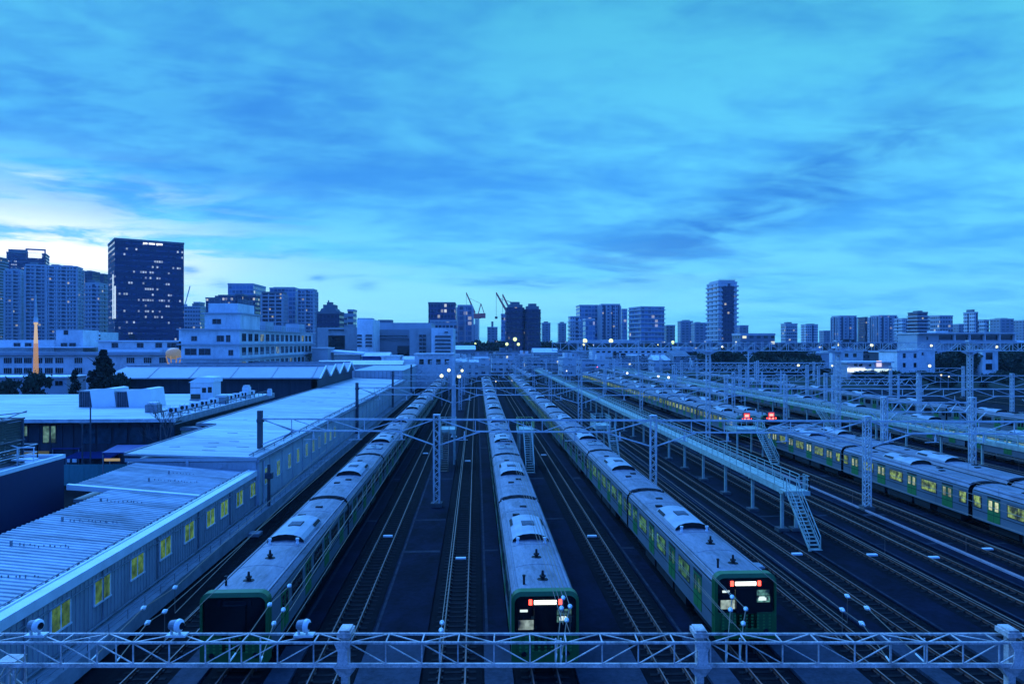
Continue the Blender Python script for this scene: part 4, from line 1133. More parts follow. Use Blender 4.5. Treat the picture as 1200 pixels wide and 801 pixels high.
def hood(px0, px1, py0, py1, label):
    d = F*(H-6.5)/(py1-CY); a, c = atd(px0,d), atd(px1,d); wd = c.x-a.x; ht = (py1-py0)/F*d
    th = thing('ventilator_hood', label, 'ventilator', (a.x, a.y, 6.5), 0, 'white ventilator hoods on the hall roof')
    b = MB(); dp = 4.0
    prof = [(wd*.36,0),(wd,0),(wd*.965,ht*.5),(wd*.93,ht*.97),(wd*.80,ht*1.0),(wd*.45,ht*.90),(wd*.30,ht*.86)]
    b.prism(prof,'y',0,dp,0)
    b.build('hood_shell', M['hood'], th)
    b = MB(); b.prism([(0,0),(wd*.355,0),(wd*.295,ht*.85),(0.02,ht*.80)],'y',.18,dp-.1,0); b.build('intake', mat('hood_intake',(.05,.06,.08),.8), th)
    b = MB(); b.box(-.05,wd*.3,.05,dp,ht*.80,ht*.86); b.box(0,.08,.06,.16,0,ht*.8); 
    for k in range(5): b.box(.12+k*wd*.06,.15+k*wd*.06,.13,.17,0,ht*.8)
    b.build('intake_frame', M['galvd'], th)
hood(92,135,454.5,477,'white ventilator hood with a dark intake, the one nearer the trees and navy block')
hood(135.5,178,455,477,'white ventilator hood with a dark intake, the one nearer the small roof cabin')
d = 103; a = atd(223,d); c = atd(249,d)
pc = thing('roof_cabin', 'small cabin with a pitched lid standing on the hall roof', 'cabin', (a.x,a.y,6.5))
wd = c.x-a.x
b = MB(); b.box(0,wd,0,3.2,0,2.55); b.build('wall', M['white_b'], pc)
b = MB(); b.prism([(-.2,2.55),(wd*.42,3.35),(wd+.2,3.25),(wd+.2,2.56)],'y',-.25,3.4); b.build('roof', M['flash'], pc)
b = MB(); b.box(.05,wd*.45,-.04,-.001,.2,.9); b.box(wd*.52,wd*.7,-.04,-.001,1.1,1.8); b.box(wd*.78,wd*.95,-.04,-.001,1.1,1.9); b.build('window', M['glassd'], pc)
b = MB(); b.box(.05,wd*.45,-.05,-.002,1.75,1.85); b.box(-.1,wd+.1,-.1,0,-.02,.12); b.build('sill', M['galvd'], pc)
for k in range(10):
    yy = 84+k*3.1; u_ = thing('roof_unit', f'small roof unit in the row along the hall edge', 'roof unit', (-34.2,yy,6.5), 0, 'row of small units on the hall roof edge')
    b = MB(); b.box(-.55,.55,-.35,.35,.25,.95); b.box(-.5,-.42,-.3,.3,0,.25); b.box(.42,.5,-.3,.3,0,.25); b.build('casing', M['whitep'], u_)
    b = MB(); b.tube((-.2,-.36,.6),(-.2,-.352,.6),.24,12); b.box(.2,.45,-.36,-.351,.35,.85); b.build('fan_grille', M['under'], u_)
b = MB(); b.bar((-35.2,81,7.0),(-35.2,118,7.0),.12); b.bar((-33.3,81,7.0),(-33.3,118,7.0),.1)
for k in range(18): b.bar((-35.2,81.5+k*2.1,6.5),(-35.2,81.5+k*2.1,7.0),.08); b.bar((-33.3,81.5+k*2.1,6.5),(-33.3,81.5+k*2.1,7.0),.08)
tag(b.build('roof_rail', M['pole']), 'dark low rail framing the row of units on the hall roof edge', 'rail')
for px,py,d,lab in ((289,459,108,'white square roof tank behind the row of roof units'),(316,458,112,'small white roof vent at the end of the row of roof units'),(180,476,86,'small dark roof box at the hall roof corner'),(260,464,98,'low blue grey box on the hall roof beside the cabin')):
    a = atd(px,d); th = thing('roof_box', lab, 'roof box', (a.x,a.y,6.5)); s_ = {108:.5,112:.3}.get(d,.7)
    b = MB(); b.box(-s_,s_,-s_,s_,0,{108:1.6,112:.9}.get(d,.9)); b.build('casing', M['white_b'] if d > 100 else M['galvd'], th)
    b = MB(); b.box(-s_*.8,s_*.8,-s_*.8,s_*.8,{108:1.6,112:.9}.get(d,.9),{108:1.85,112:1.1}.get(d,1.15)); b.build('lid', M['galv'], th)
# pale corner cabin between hall and broad roof, seen lit
a = atd(222,80); lc = thing('corner_cabin', 'pale green lit cabin wedged between hall and broad roof', 'cabin', (-31.6,82,0))
b = MB(); b.box(-1.0,.9,0,1.0,0,5.0); b.build('wall', mat('pale_green_wall',(.30,.36,.26),.7), lc)
b = MB(); b.prism([(-1.1,5.0),(1.1,5.0),(.7,5.35),(-1.1,5.35)],'y',-.1,1.1); b.build('roof', M['galvd'], lc)
# bare sapling
def bare_tree(p, h_, seed, label):
    rr = random.Random(seed); th = thing('bare_tree', label, 'tree', p)
    b = MB(); c = MB(); b.tube((0,0,0),(0,0,h_*.55),.09,7,.06)
    def grow(q, d_, L, r_, k):
        e = q + d_*L; c.tube(q, e, r_, 5, r_*.6)
        if k:
            for _ in range(3):
                nd = (d_ + Vector((rr.uniform(-.6,.6),rr.uniform(-.6,.6),rr.uniform(-.1,.4)))).normalized(); grow(e if rr.random()<.6 else q+d_*L*.6, nd, L*.68, r_*.6, k-1)
    for i in range(5):
        grow(Vector((0,0,h_*(.35+.05*i))), Vector((rr.uniform(-.6,.6),rr.uniform(-.6,.6),1)).normalized(), h_*.22, .05, 3)
    b.build('trunk', M['pole'], th); c.build('branches', M['pole'], th)
p = atd(197,70); bare_tree((p.x,p.y,0), zy(468,70), 4, 'leafless sapling before the hall roof corner')

# ------------------------------------------------------------------ sawtooth hall
sb = thing('sawtooth_hall', 'hall with a sawtooth roof, a long pale sloping panel over a dark wall', 'building', (-31.2,147,0))
b = MB(); b.box(-42,-2.0,1.0,40,0,7.44); 
for k in range(12): b.box(-3-k*3.2,-2.8-k*3.2,.9,.999,0,7.5)
b.build('wall', M['darkw'], sb)
b = MB(); c = MB(); g_ = MB()
for k in range(4):
    y = k*10.2
    b.add([(-43,y-.6,7.7),(0,y-.6,7.7),(0,y+5.1,9.8),(-40,y+5.1,9.8),(-43,y-.6,7.45),(0,y-.6,7.45),(0,y+5.1,9.55),(-40,y+5.1,9.55)],[(0,1,2,3),(7,6,5,4),(0,4,5,1),(1,5,6,2),(3,7,4,0)])
    b.add([(-40,y+5.1,9.8),(0,y+5.1,9.8),(0,y+9.6,7.7),(-40,y+9.6,7.7)],[(0,1,2,3)])
    for q in range(5): c.bar((-1.5-q*8,y-.6,7.74),(-1.5-q*8,y+5.1,9.84),.25,.08)
    c.bar((-40,y+5.1,9.86),(0,y+5.1,9.86),.3,.2)
    g_.add([(-.02,y-.3,7.5),(-.02,y+9.2,7.5),(-.02,y+5.1,9.5)],[(0,1,2)]); 
    g_.add([(-.5,y-.3,0),(-.5,y+9.8,0),(-.5,y+9.8,7.5),(-.5,y-.3,7.5)],[(0,1,2,3)])
b.build('roof', mat('grey_slope_panel',(.34,.37,.42),.6,var=.12,scale=.2), sb); c.build('roof_seam', M['galvd'], sb); g_.build('gable', M['darkw'], sb)
b = MB()
for k in range(4):
    y = k*10.2; b.add([(.02,y+.8,4.9),(.02,y+8.8,4.9),(.02,y+5.0,8.6)],[(0,1,2)]) if False else None
    b.prism([(y+5.1,9.95),(y-.8,7.6),(y-.1,7.5),(y+5.1,9.45),(y+9.4,7.5),(y+10.0,7.6)],'x',.0,.25)
b.build('gable_trim', M['flash'], sb)

# ------------------------------------------------------------------ white office block with ledges
ob = thing('office_block', 'white four storey office block with ledges and a stepped tower behind the sawtooth roof', 'building', (0,0,0))
X1 = -55.4; Y0 = Yd(X1,170); Y1 = Yd(X1,246); Xl = X1-13.4
b = MB(); b.box(Xl,X1,Y0,Y1,0,17.6); b.build('wall', M['white_b'], ob)
b = MB(); b.box(Xl+5.2,X1,Y0+.5,Y0+16,17.85,21.4); b.box(Xl+5.8,X1-.8,Y0+1.2,Y0+14,21.7,23.9); b.build('stair_tower', M['white_b'], ob)
b = MB()
for z in (10.8,14.1,17.6): b.box(Xl-.7,X1+.9,Y0-.9,Y1+.6,z,z+.26)
b.box(Xl+4.7,X1+.6,Y0-.2,Y0+16.6,21.41,21.7); b.build('ledge', M['grey_b'], ob)
b = MB(); railing(b,[(Xl+6,Y0+1.3,23.9),(X1-1,Y0+1.3,23.9),(X1-1,Y0+13.5,23.9)],1.2,1.2,.08); railing(b,[(X1-.2,Y0+17,17.87),(X1-.2,Y1,17.87)],1.1,2.5,.08); b.build('railing', M['galvd'], ob)
for z in (12.6,15.9,9.3):
    for k in range(15):
        yy = Y0+3.2+k*4.9
        window_on(ob, (X1,yy,z), 'x', 3.0, 1.75 if z>10 else 1.5, lit_pane('office_pane_lit',((.35,.55,.45),(.5,.65,.5)),.35,.5,.1) if (k*7+int(z))%9==0 else M['glassd'], M['galvd'], 2)
for (x,z,wd,ht) in ((Xl+2.2,12.5,2.6,1.4),(Xl+5.4,12.5,2.6,1.4),(X1-2,12.3,1.0,1.2),(X1-4.4,15.6,1.6,1.3),(X1-2.6,15.6,.9,1.5),(Xl+8.0,19.6,1.9,1.1),(Xl+3,15.6,1.2,1.0),(Xl+3,9.2,4.2,1.3),(X1-3,9.2,4,1.3)):
    window_on(ob, (x,Y0 if z < 18 else Y0+.5,z), 'y', wd, ht, M['glassd'], M['galvd'], 2)
b = MB(); b.box(X1-8,X1-2,Y0+28,Y0+36,17.86,20.3); b.box(X1-6,X1-1.5,Y1-12,Y1-5,17.86,20.6); b.box(X1-9,X1-3,Y0+48,Y0+53,17.86,19.6); b.build('roof_plant', M['grey_b'], ob)

# long pale low building behind the trees
lb = thing('school_like_block', 'long pale three storey block with strip windows behind the round tree', 'building', (0,0,0))
lb.name = 'institutional_block'
d = 206; xa, xb = atd(-60,d).x, atd(213,d).x; yy = Yd(xa,d)
b = MB(); b.box(xa,xb,yy,yy+16,0,zy(416,d)); b.build('wall', M['white_b'], lb)
b = MB(); b.box(xa-.5,xb+.5,yy-1.0,yy+16.5,zy(416,d),zy(412.5,d)); b.build('roof', M['grey_b'], lb)
b = MB(); b.box(atd(-20,d).x,atd(48,d).x,yy+5,yy+15,zy(412.5,d),zy(398,d)); b.box(atd(48,d).x,atd(80,d).x,yy+6,yy+15,zy(412.5,d),zy(386,d)); b.box(atd(100,d).x,atd(205,d).x,yy+5,yy+15,zy(412.5,d),zy(400,d)); b.box(atd(196,d).x,atd(213,d).x,yy+5,yy+15,zy(412.5,d),zy(386,d)); b.build('upper_storey', M['white_b'], lb)
b = MB(); b.box(atd(-22,d).x,atd(98,d).x,yy+3,yy+15,zy(407.5,d),zy(406,d)); b.box(atd(99,d).x,atd(207,d).x,yy+4,yy+15.3,zy(400,d),zy(398.6,d)); b.box(atd(115,d).x,atd(180,d).x,yy+1,yy+4,zy(412.4,d),zy(409.5,d)); b.build('canopy_roof', M['flash'], lb)
for r_,(p0,p1) in enumerate(((419,425.5),(431,437.5))):
    for px in (-8,7,19,30,42,54,66,88,148,168,186):
        x0,x1 = atd(px-4.5,d).x, atd(px+4.5,d).x
        window_on(lb, ((x0+x1)/2, yy, zy((p0+p1)/2,d)), 'y', x1-x0, (p1-p0)/F*d, M['glassd'], M['white_b'], 4)
for px in (5,18,60,70,120,150,172,186,192):
    x = atd(px,d).x; window_on(lb, (x, yy+5, zy(404.5,d)), 'y', 1.8, 1.3, M['glassd'], M['galvd'], 2)
window_on(lb, (atd(60,d).x, yy+6, zy(389,d)), 'y', 1.2, 1.2, M['glassd'], M['galvd'], 1)
wb = thing('balcony_block', 'white low block with a band of little openings before the pale high rises', 'building', (0,0,0))
d = 230; x0,x1 = atd(79,d).x, atd(116,d).x; y_ = Yd(x0,d)
b = MB(); b.box(x0,x1,y_,y_+12,0,zy(389,d)); b.build('wall', mat('bright_white',(.8,.82,.82),.7), wb)
for r_ in range(2):
    for k in range(9): 
        b = MB(); xx = x0+.6+k*(x1-x0)/9; b.box(xx,xx+.7,y_-.05,y_-.002,zy(394+r_*4,d),zy(392+r_*4,d)); b.build('window', M['glassd'], wb)
lw = thing('low_block', 'low grey block with dark windows under the round tree', 'building', (0,0,0))
d = 160; x0,x1 = atd(-40,d).x, atd(75,d).x; y_ = Yd(x0,d)
b = MB(); b.box(x0,x1,y_,y_+8,0,zy(443,d)); b.build('wall', M['grey_b'], lw)
b = MB(); b.box(x0-.3,x1+.3,y_-.4,y_+8.4,zy(443,d),zy(441.3,d)); b.build('roof', M['galv'], lw)
for px in (6,18,30,42,54,66):
    x = atd(px,d).x; window_on(lw,(x,y_,zy(449,d)),'y',1.6,1.0,M['glassd'],M['galvd'],2)

# amber reflections built as a solid glowing mast and dome
d = 186; p = atd(42,d); zb, zt = zy(442,d), zy(366,d)
fm = thing('mast_reflection', 'slim amber reflection built as a glowing lattice mast before the pale block', 'mast', (p.x,p.y,0))
M['amber'] = glow('reflection_amber', (1.0,.56,.22), .22, (.06,.05,.04)); M['amberp'] = glow('reflection_pale', (1.0,.76,.5), .30, (.06,.05,.04))
def taper_lattice(b, z0, z1, w0, w1, r, n_):
    for sx in (-1,1):
        for sy in (-1,1): b.bar((sx*w0/2,sy*w0/2,z0),(sx*w1/2,sy*w1/2,z1),r)
    for k in range(n_):
        fa, fb = k/n_, (k+1)/n_; wa, wb_ = w0+(w1-w0)*fa, w0+(w1-w0)*fb; za, zc = z0+(z1-z0)*fa, z0+(z1-z0)*fb
        for s in (-1,1):
            b.bar((-wa/2,s*wa/2,za),(wb_/2,s*wb_/2,zc),r*.7); b.bar((wa/2,s*wa/2,za),(-wb_/2,s*wb_/2,zc),r*.7); b.bar((s*wa/2,-wa/2,za),(s*wb_/2,wb_/2,zc),r*.7)
            b.bar((-wa/2,s*wa/2,za),(wa/2,s*wa/2,za),r*.7)
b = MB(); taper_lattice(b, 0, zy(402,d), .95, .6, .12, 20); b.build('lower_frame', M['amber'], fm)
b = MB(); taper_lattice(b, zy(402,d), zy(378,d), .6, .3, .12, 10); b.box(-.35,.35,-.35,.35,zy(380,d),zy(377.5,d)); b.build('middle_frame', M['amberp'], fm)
b = MB(); b.tube((0,0,zy(377.5,d)),(0,0,zy(372,d)),.55,10,.5); b.build('drum', M['white_b'], fm)
b = MB(); taper_lattice(b, zy(372,d), zy(345,d), .5, .12, .09, 8); b.build('spire', M['galv'], fm)
d = 176; p = atd(203.5,d); zb, zt = zy(428,d), zy(405,d)
dm = thing('dome_reflection', 'pale amber reflection built as a dome on legs before the white office block', 'dome', (p.x,p.y,0))
b = MB(); b.sphere((0,0,zy(414,d)),1.8,18,sz=.78); b.build('dome', glow('dome_glow',(.95,.88,.62),.07,(.25,.22,.16)), dm, smooth=True)  # reflection modelled as a solid dome with its own glow
b = MB()
for k in range(8):
    a_ = k*pi/4; b.bar((1.8*cos(a_),1.8*sin(a_),zy(417,d)),(1.3*cos(a_),1.3*sin(a_),zy(427,d)),.2)
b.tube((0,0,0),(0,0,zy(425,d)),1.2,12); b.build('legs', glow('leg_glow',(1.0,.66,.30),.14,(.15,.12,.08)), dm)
# ------------------------------------------------------------------ city
FC = {
 'darkglass': facade('dark_curtain_wall', (.012,.028,.095), (.010,.026,.10), 1.4, 3.7, .75, .36, lit=.16, litcol=(.62,.80,1.0), strength=.34, grough=.08, clump=.95, seed=1),
 'resid':  facade('pale_flats', (.58,.60,.64), (.035,.05,.10), 2.2, 3.1, .62, .5, lit=.02, litcol=(1,.95,.7), strength=.28, seed=2, gap=9.0, gapw=.22),
 'resid2': facade('grey_flats', (.36,.41,.50), (.03,.05,.12), 2.6, 3.1, .66, .5, lit=.02, litcol=(1,.95,.7), strength=.28, seed=3, gap=7.0, gapw=.3),
 'residd': facade('dark_flats', (.04,.05,.11), (.014,.02,.05), 2.2, 3.1, .62, .45, lit=.07, litcol=(1,.93,.7), strength=.3, seed=4),
 'office': facade('office_front', (.36,.40,.46), (.03,.05,.10), 2.6, 3.9, .74, .5, lit=.05, litcol=(.85,.95,.85), strength=.35, seed=5),
 'officed':facade('dark_office_front', (.045,.065,.15), (.010,.02,.06), 2.4, 3.9, .7, .55, lit=.10, litcol=(.85,.92,.9), strength=.4, seed=6, clump=.9),
 'glass':  facade('blue_curtain_wall', (.26,.34,.46), (.08,.15,.28), 3.2, 3.9, .84, .66, lit=.03, litcol=(.9,.95,.9), strength=.35, grough=.08, seed=7),
 'stripe': facade('strip_windows', (.40,.42,.45), (.03,.045,.08), 60, 3.7, .98, .42, lit=.0, seed=8),
 'far':    facade('far_blocks', (.22,.26,.33), (.07,.09,.14), 5, 3.3, .6, .5, lit=.02, litcol=(1,.9,.7), strength=.4, seed=9),
 'low':    facade('low_houses', (.58,.60,.62), (.04,.05,.08), 3.4, 3.0, .5, .42, lit=.07, litcol=(.9,.95,.7), strength=.7, seed=10),
 'low2':   facade('low_houses_grey', (.20,.22,.26), (.025,.03,.05), 4.2, 3.2, .55, .45, lit=.08, litcol=(.9,.95,.7), strength=.7, seed=11),
 'low3':   facade('low_houses_blue', (.42,.46,.54), (.03,.04,.07), 5.5, 3.1, .7, .35, lit=.05, litcol=(.9,.95,.7), strength=.7, seed=12),
}
M['plant'] = mat('roof_plant', (.16,.18,.21), .8, var=.2, scale=.2)
M['slabp'] = mat('balcony_slab', (.46,.48,.52), .7, var=.12, scale=.3)
M['crane'] = mat('red_crane_steel', (.70,.16,.14), .6, var=.2)
M['cranew']= mat('white_crane_steel', (.6,.6,.6), .6, var=.2)
GR = 'towers on the skyline'

def tower(px0, px1, ytop, d, style, label, name='office_tower', cat='tower', t=None, rot=0.0, roof=(), slabs=0, fins=0, setback=None, hgt0=0.0, cut=None, group=GR):
    """tower whose outline reaches px0..px1 and ytop; roof: (fx0,fx1,height) boxes; slabs/fins: spacing of relief"""
    W = (px1-px0)/F*d*.9; t = t or max(14, W*.7); zt = zy(ytop, d); c = atd((px0+px1)/2, d)
    cx, cy = c.x, c.y + t/2
    for _ in range(14):
        ps = []
        for sx in (-.5,.5):
            for sy in (-.5,.5):
                x, y = sx*W, sy*t
                ps.append(proj((cx+x*cos(rot)-y*sin(rot), cy+x*sin(rot)+y*cos(rot), 0))[0])
        lo, hi = min(ps), max(ps); W *= ((px1-px0)/(hi-lo)) if W > 3 else 1; W = max(W, 3); cx += ((px0+px1)/2-(lo+hi)/2)/F*d
    th = thing(name, label, cat, (cx,cy,0), rot, group)
    b = MB(); b.box(-W/2,W/2,-t/2,t/2,0,zt)
    if slabs:
        z = slabs
        while z < zt-1: b.box(-W/2-.7,W/2+.7,-t/2-.9,t/2+.9,z-.16,z+.75,1); z += slabs
    if fins:
        n_ = max(2, round(W/fins))
        for i in range(n_+1):
            x = -W/2+W*i/n_; b.box(x-.45,x+.45,-t/2-1.15,-t/2-.02,0,zt-.5,1)
        n_ = max(2, round(t/fins))
        for i in range(n_+1):
            y = -t/2+t*i/n_
            for sx in (-1,1): b.box(sx*(W/2+.58)-.57,sx*(W/2+.58)+.57,y-.45,y+.45,0,zt-.5,1)
    b.build('wall', [FC[style], M['slabp']], th)
    b = MB(); b.box(-W/2-.25,W/2+.25,-t/2-.25,-t/2+.3,zt+.003,zt+1.3); b.box(-W/2-.25,W/2+.25,t/2-.3,t/2+.25,zt+.003,zt+1.3); b.box(-W/2-.25,-W/2+.3,-t/2+.301,t/2-.301,zt+.003,zt+1.3); b.box(W/2-.3,W/2+.25,-t/2+.301,t/2-.301,zt+.003,zt+1.3)
    b.build('parapet', M['plant'] if style in ('darkglass','officed','residd') else M['slabp'], th)
    for (f0,f1,h_) in roof:
        b = MB(); b.box(-W/2+W*f0,-W/2+W*f1,-t*.3,t*.3,zt+.01,zt+h_); b.build('roof_plant', M['plant'], th)
    th['_w'] = W; th['_t'] = t; th['_z'] = zt
    return th

# --- western cluster
tower(-22,9,302,760,'residd','dark slab tower cut off by the edge of the view',slabs=3.1)
a = tower(7.5,58,297,820,'darkglass','black tower with a glowing bar under its roof frame, behind the pale flats',rot=.4,roof=((.02,.46,5),))
W,t_,zt = a['_w'],a['_t'],a['_z']
b = MB(); b.box(-W*.02,W/2,-t_/2,-t_/2+1,zt+4.2,zt+6.0); b.box(W/2-1.4,W/2,-t_/2,-t_/2+1,zt-14,zt+4.2); b.box(-W*.02,W*.03,-t_/2,-t_/2+1,zt+1.4,zt+4.2); b.build('roof_frame', M['plant'], a)
b = MB(); b.box(W*.05,W*.40,-t_/2-.5,-t_/2-.1,zt-4.5,zt+1.0); b.build('lit_bar', glow('roof_bar_glow',(.85,.97,1.0),.6), a)
tower(6,28,317,640,'resid2','pale apartment tower with balconies nearest the edge, left of its twin',rot=.35,slabs=3.1,fins=7,roof=((.3,.7,3),),name='apartment_tower')
tower(30,57,311.5,620,'resid2','pale apartment tower with balconies standing behind the amber mast reflection',rot=.35,slabs=3.1,fins=6.5,roof=((.2,.5,3.5),),name='apartment_tower')
tower(55,97,313,600,'resid','broad pale apartment tower with bright balcony bands left of the stepped block',slabs=3.1,fins=7.5,roof=((.1,.35,2.5),(.5,.8,2)),name='apartment_tower',rot=.25)
tower(99,117,319,700,'residd','dark tower peeping out behind the stepped white flats',roof=((.1,.6,2),),name='apartment_tower')
tower(112,130,322,760,'residd','dark tower tucked against the big black glass tower',name='apartment_tower')
tower(100,127,333,560,'resid','white stepped apartment block beside the black glass tower',slabs=3.1,roof=((.0,.55,3.5),),name='apartment_tower')
a = tower(126.5,215.5,283,480,'darkglass','big black glass tower with scattered lit windows, tallest of the skyline',t=38,rot=.56,roof=((.1,.9,1.6),))
W,t_,zt = a['_w'],a['_t'],a['_z']
b = MB(); 
for (f0,f1) in ((.40,.46),(.48,.57),(.59,.68)): b.box(-W/2+W*f0,-W/2+W*f1,-t_/2-.35,-t_/2-.05,zt-1.6,zt-.5)
b.build('lit_bar', glow('roofline_glow',(.9,.97,1.0),.8), a)
b = MB(); b.box(-W/2-.4,-W/2-.05,-t_*.35,-t_*.27,30,zt-22); b.box(-W/2-.3,-W/2+.6,-t_/2-.3,-t_/2-.01,30,zt-30); b.build('corner_strip', glow('corner_glow',(.6,.8,1.0),.5), a)
b = MB(); b.box(-W*.30,-W*.22,-t_/2-.3,-t_/2-.02,20,zt-64); b.build('shaft', M['darkrf'], a)
tower(213,241,360,720,'office','mid height grey block right beside the black glass tower',roof=((.5,.9,4),))
tower(227,240,355,760,'far','narrow grey block behind the mid height one, topped by a flat box',)
tower(241,263,350,650,'officed','dark lower office block left of the stepped glass office',roof=((.6,1,3),))
a = tower(256,309,347,640,'officed','wide shoulder of the stepped glass office over the white office block')
tower(267,311.5,333.5,660,'glass','stepped glass office with a flat top over the white office block',t=40,roof=((.1,.9,1.5),))
tower(276,290,346,560,'officed','dark narrow office with many lit rooms before the stepped glass office')
tower(307,336,343.5,600,'residd','dark ribbed tower right of the stepped glass office',slabs=3.1,fins=5,name='apartment_tower')
tower(316,352,338.5,640,'glass','blue glass slab behind the dark ribbed tower',roof=((.1,.9,2),))
tower(349,371.5,340,620,'resid2','grey apartment tower at the right end of the glass offices',slabs=3.1,fins=8,name='apartment_tower',roof=((.0,.6,1.5),))
# dark ziggurat
a = tower(371,403,367.5,420,'residd','dark blunt tower with a stepped crown and rows of small lights',name='hotel_tower')
W,t_,zt = a['_w'],a['_t'],a['_z']
b = MB(); b.prism([(-W*.44,zt+.01),(W*.44,zt+.01),(W*.30,zt+3.2),(-W*.30,zt+3.2)],'y',-t_*.44,t_*.44); b.box(-W*.26,W*.26,-t_*.3,t_*.3,zt+3.2,zt+5.4); b.box(-W*.13,W*.1,-t_*.15,t_*.15,zt+5.4,zt+7); b.box(-W*.1,-W*.07,-1,1,zt+7,zt+8.2); b.build('crown', M['plant'], a)
tower(402,411,369,520,'stripe','slim white block with strip windows between dark crown and round tower')
tower(407.5,418,364.5,500,'stripe','slim pale rounded tower right of the dark crowned one')

# --- works building in the middle distance
def block(px0,px1,ytop,d,m,label=None,parent=None,t=20,pname='wall',ybot=None):
    x0,x1 = atd(px0,d).x, atd(px1,d).x; y = Yd((x0+x1)/2,d)
    b = MB(); b.box(x0,x1,y,y+t,0 if ybot is None else zy(ybot,d),zy(ytop,d))
    return b.build(pname, m, parent), x0, x1, y
fb = thing('factory_building','wide grey beige works building with few windows behind the pale roofs','building')
M['bei2'] = mat('works_render', (.26,.27,.30), .8, var=.1, scale=.1)
block(372,419,383.5,262,M['beige_b'],parent=fb,t=26); block(418.5,437,374,255,M['white_b'],parent=fb,t=18); block(436,481,386,274,M['bei2'],parent=fb,t=24); block(480,506,384.5,262,M['beige_b'],parent=fb,t=30); block(505.5,531,384,259,M['white_b'],parent=fb,t=30)
block(443,505,378,292,M['grey_b'],parent=fb,t=30,pname='upper_hall'); block(443,459,374.5,294,M['plant'],parent=fb,t=6,pname='roof_plant'); block(419,436,372.5,258,M['grey_b'],parent=fb,t=6,pname='roof_plant')
def fwin(px0,px1,y0,y1,d,name='window',m='glassd'):
    x0,x1 = atd(px0,d).x, atd(px1,d).x; y = Yd((x0+x1)/2,d)
    b = MB(); b.box(x0,x1,y-.25,y-.02,zy(y1,d),zy(y0,d)); b.box(x0-.15,x1+.15,y-.32,y-.02,zy(y1,d)-.25,zy(y1,d)-.001,1); b.build(name, [M[m],M['galvd']], fb)
fwin(385,404,393,409,262,'recess'); fwin(385,403,386,387.5,262,'vent_strip'); fwin(438,477,393,394,274,'vent_strip'); fwin(438,479,397,398,274,'vent_strip')
for k in range(4): fwin(418.7,424,392+k*4,393.6+k*4,255); fwin(428.5,436,392+k*4,393.6+k*4,255)
for k in range(5): fwin(491.5,494.4,392+k*4.8,394.8+k*4.8,262); fwin(495.4,499,392+k*4.8,394.8+k*4.8,262)
for k in range(5): fwin(510,528,393.2+k*4.4,394.8+k*4.4,259,'strip_window')
fwin(521,525,388.3,389.4,259,'sign')
fwin(466,480,405,418,274,'loading_bay')
fwin(385,398,414,418,262); fwin(404,416,414,418,262)
b = thing('roof_canopy','long thin pale canopy in front of the works building','canopy')
x0,x1 = atd(384,240).x, atd(425,240).x; y = Yd(x0,240)
q = MB(); q.add([(x0,y,zy(410.5,240)),(x1,y,zy(413.5,240)),(x1,y+5,zy(413.5,240)+.3),(x0,y+5,zy(410.5,240)+.3),(x0,y,zy(412.5,240)),(x1,y,zy(415.5,240)),(x1,y+5,zy(415.5,240)),(x0,y+5,zy(412.5,240))],[(3,2,1,0)[::-1],(4,5,6,7)[::-1],(0,1,5,4),(1,2,6,5),(2,3,7,6),(3,0,4,7)]); q.build('roof', M['hood'], b)
q = MB(); q.bar((x0+1,y+2,0),(x0+1,y+2,zy(412.5,240)),.3); q.bar((x1-1,y+2,0),(x1-1,y+2,zy(415.5,240)),.3); q.build('post', M['galvd'], b)
for (p0,p1,yt,d,mm,lab,nm) in ((366,384,408.5,235,'grey_b','blue grey box block beside the white office block end','low_block'),(384,425,416,250,'grey_b','long low grey block under the thin pale canopy','low_block'),(372,470,427,225,'galv','row of pale humped roofs above the sawtooth gables','low_shed'),(425,455,417,240,'bluecan','low blue roof before the works building','low_shed'),(447,468,418,236,'white_b','small white hut at the foot of the works building','hut'),(470,486,421,240,'hood','white rounded tank trailer by the works building','tank'),(486,531,415.5,232,'galv','low pale annex at the foot of the striped end of the works','annex'),(500,560,424,300,'low','small shed behind the four bright lamps','low_shed')):
    th = thing(nm, lab, 'building' if nm not in ('tank',) else 'tank')
    o,x0,x1,y = block(p0,p1,yt,d,FC[mm] if mm in FC else M[mm],parent=th,t=10)
    q = MB(); zz = zy(yt,d)
    if nm in ('low_shed',): q.prism([(y-.4,zz),(y+5,zz+1.2),(y+10.4,zz)],'x',x0-.4,x1+.4)
    elif nm == 'tank': q.prism([(y,zz),(y+1,zz+.6),(y+5,zz+1),(y+9,zz+.6),(y+10,zz)],'x',x0,x1)
    else: q.box(x0-.3,x1+.3,y-.3,y+10.3,zz,zz+.4)
    q.build('roof', M['galv'], th)
    if nm in ('annex','hut'):
        for k in range(4 if nm == 'annex' else 1):
            q = MB(); xx = x0+(x1-x0)*(.12+.22*k); q.box(xx,xx+1.4,y-.1,y-.01,zz-3,zz-1.4); q.build('window', M['glassd'], th)

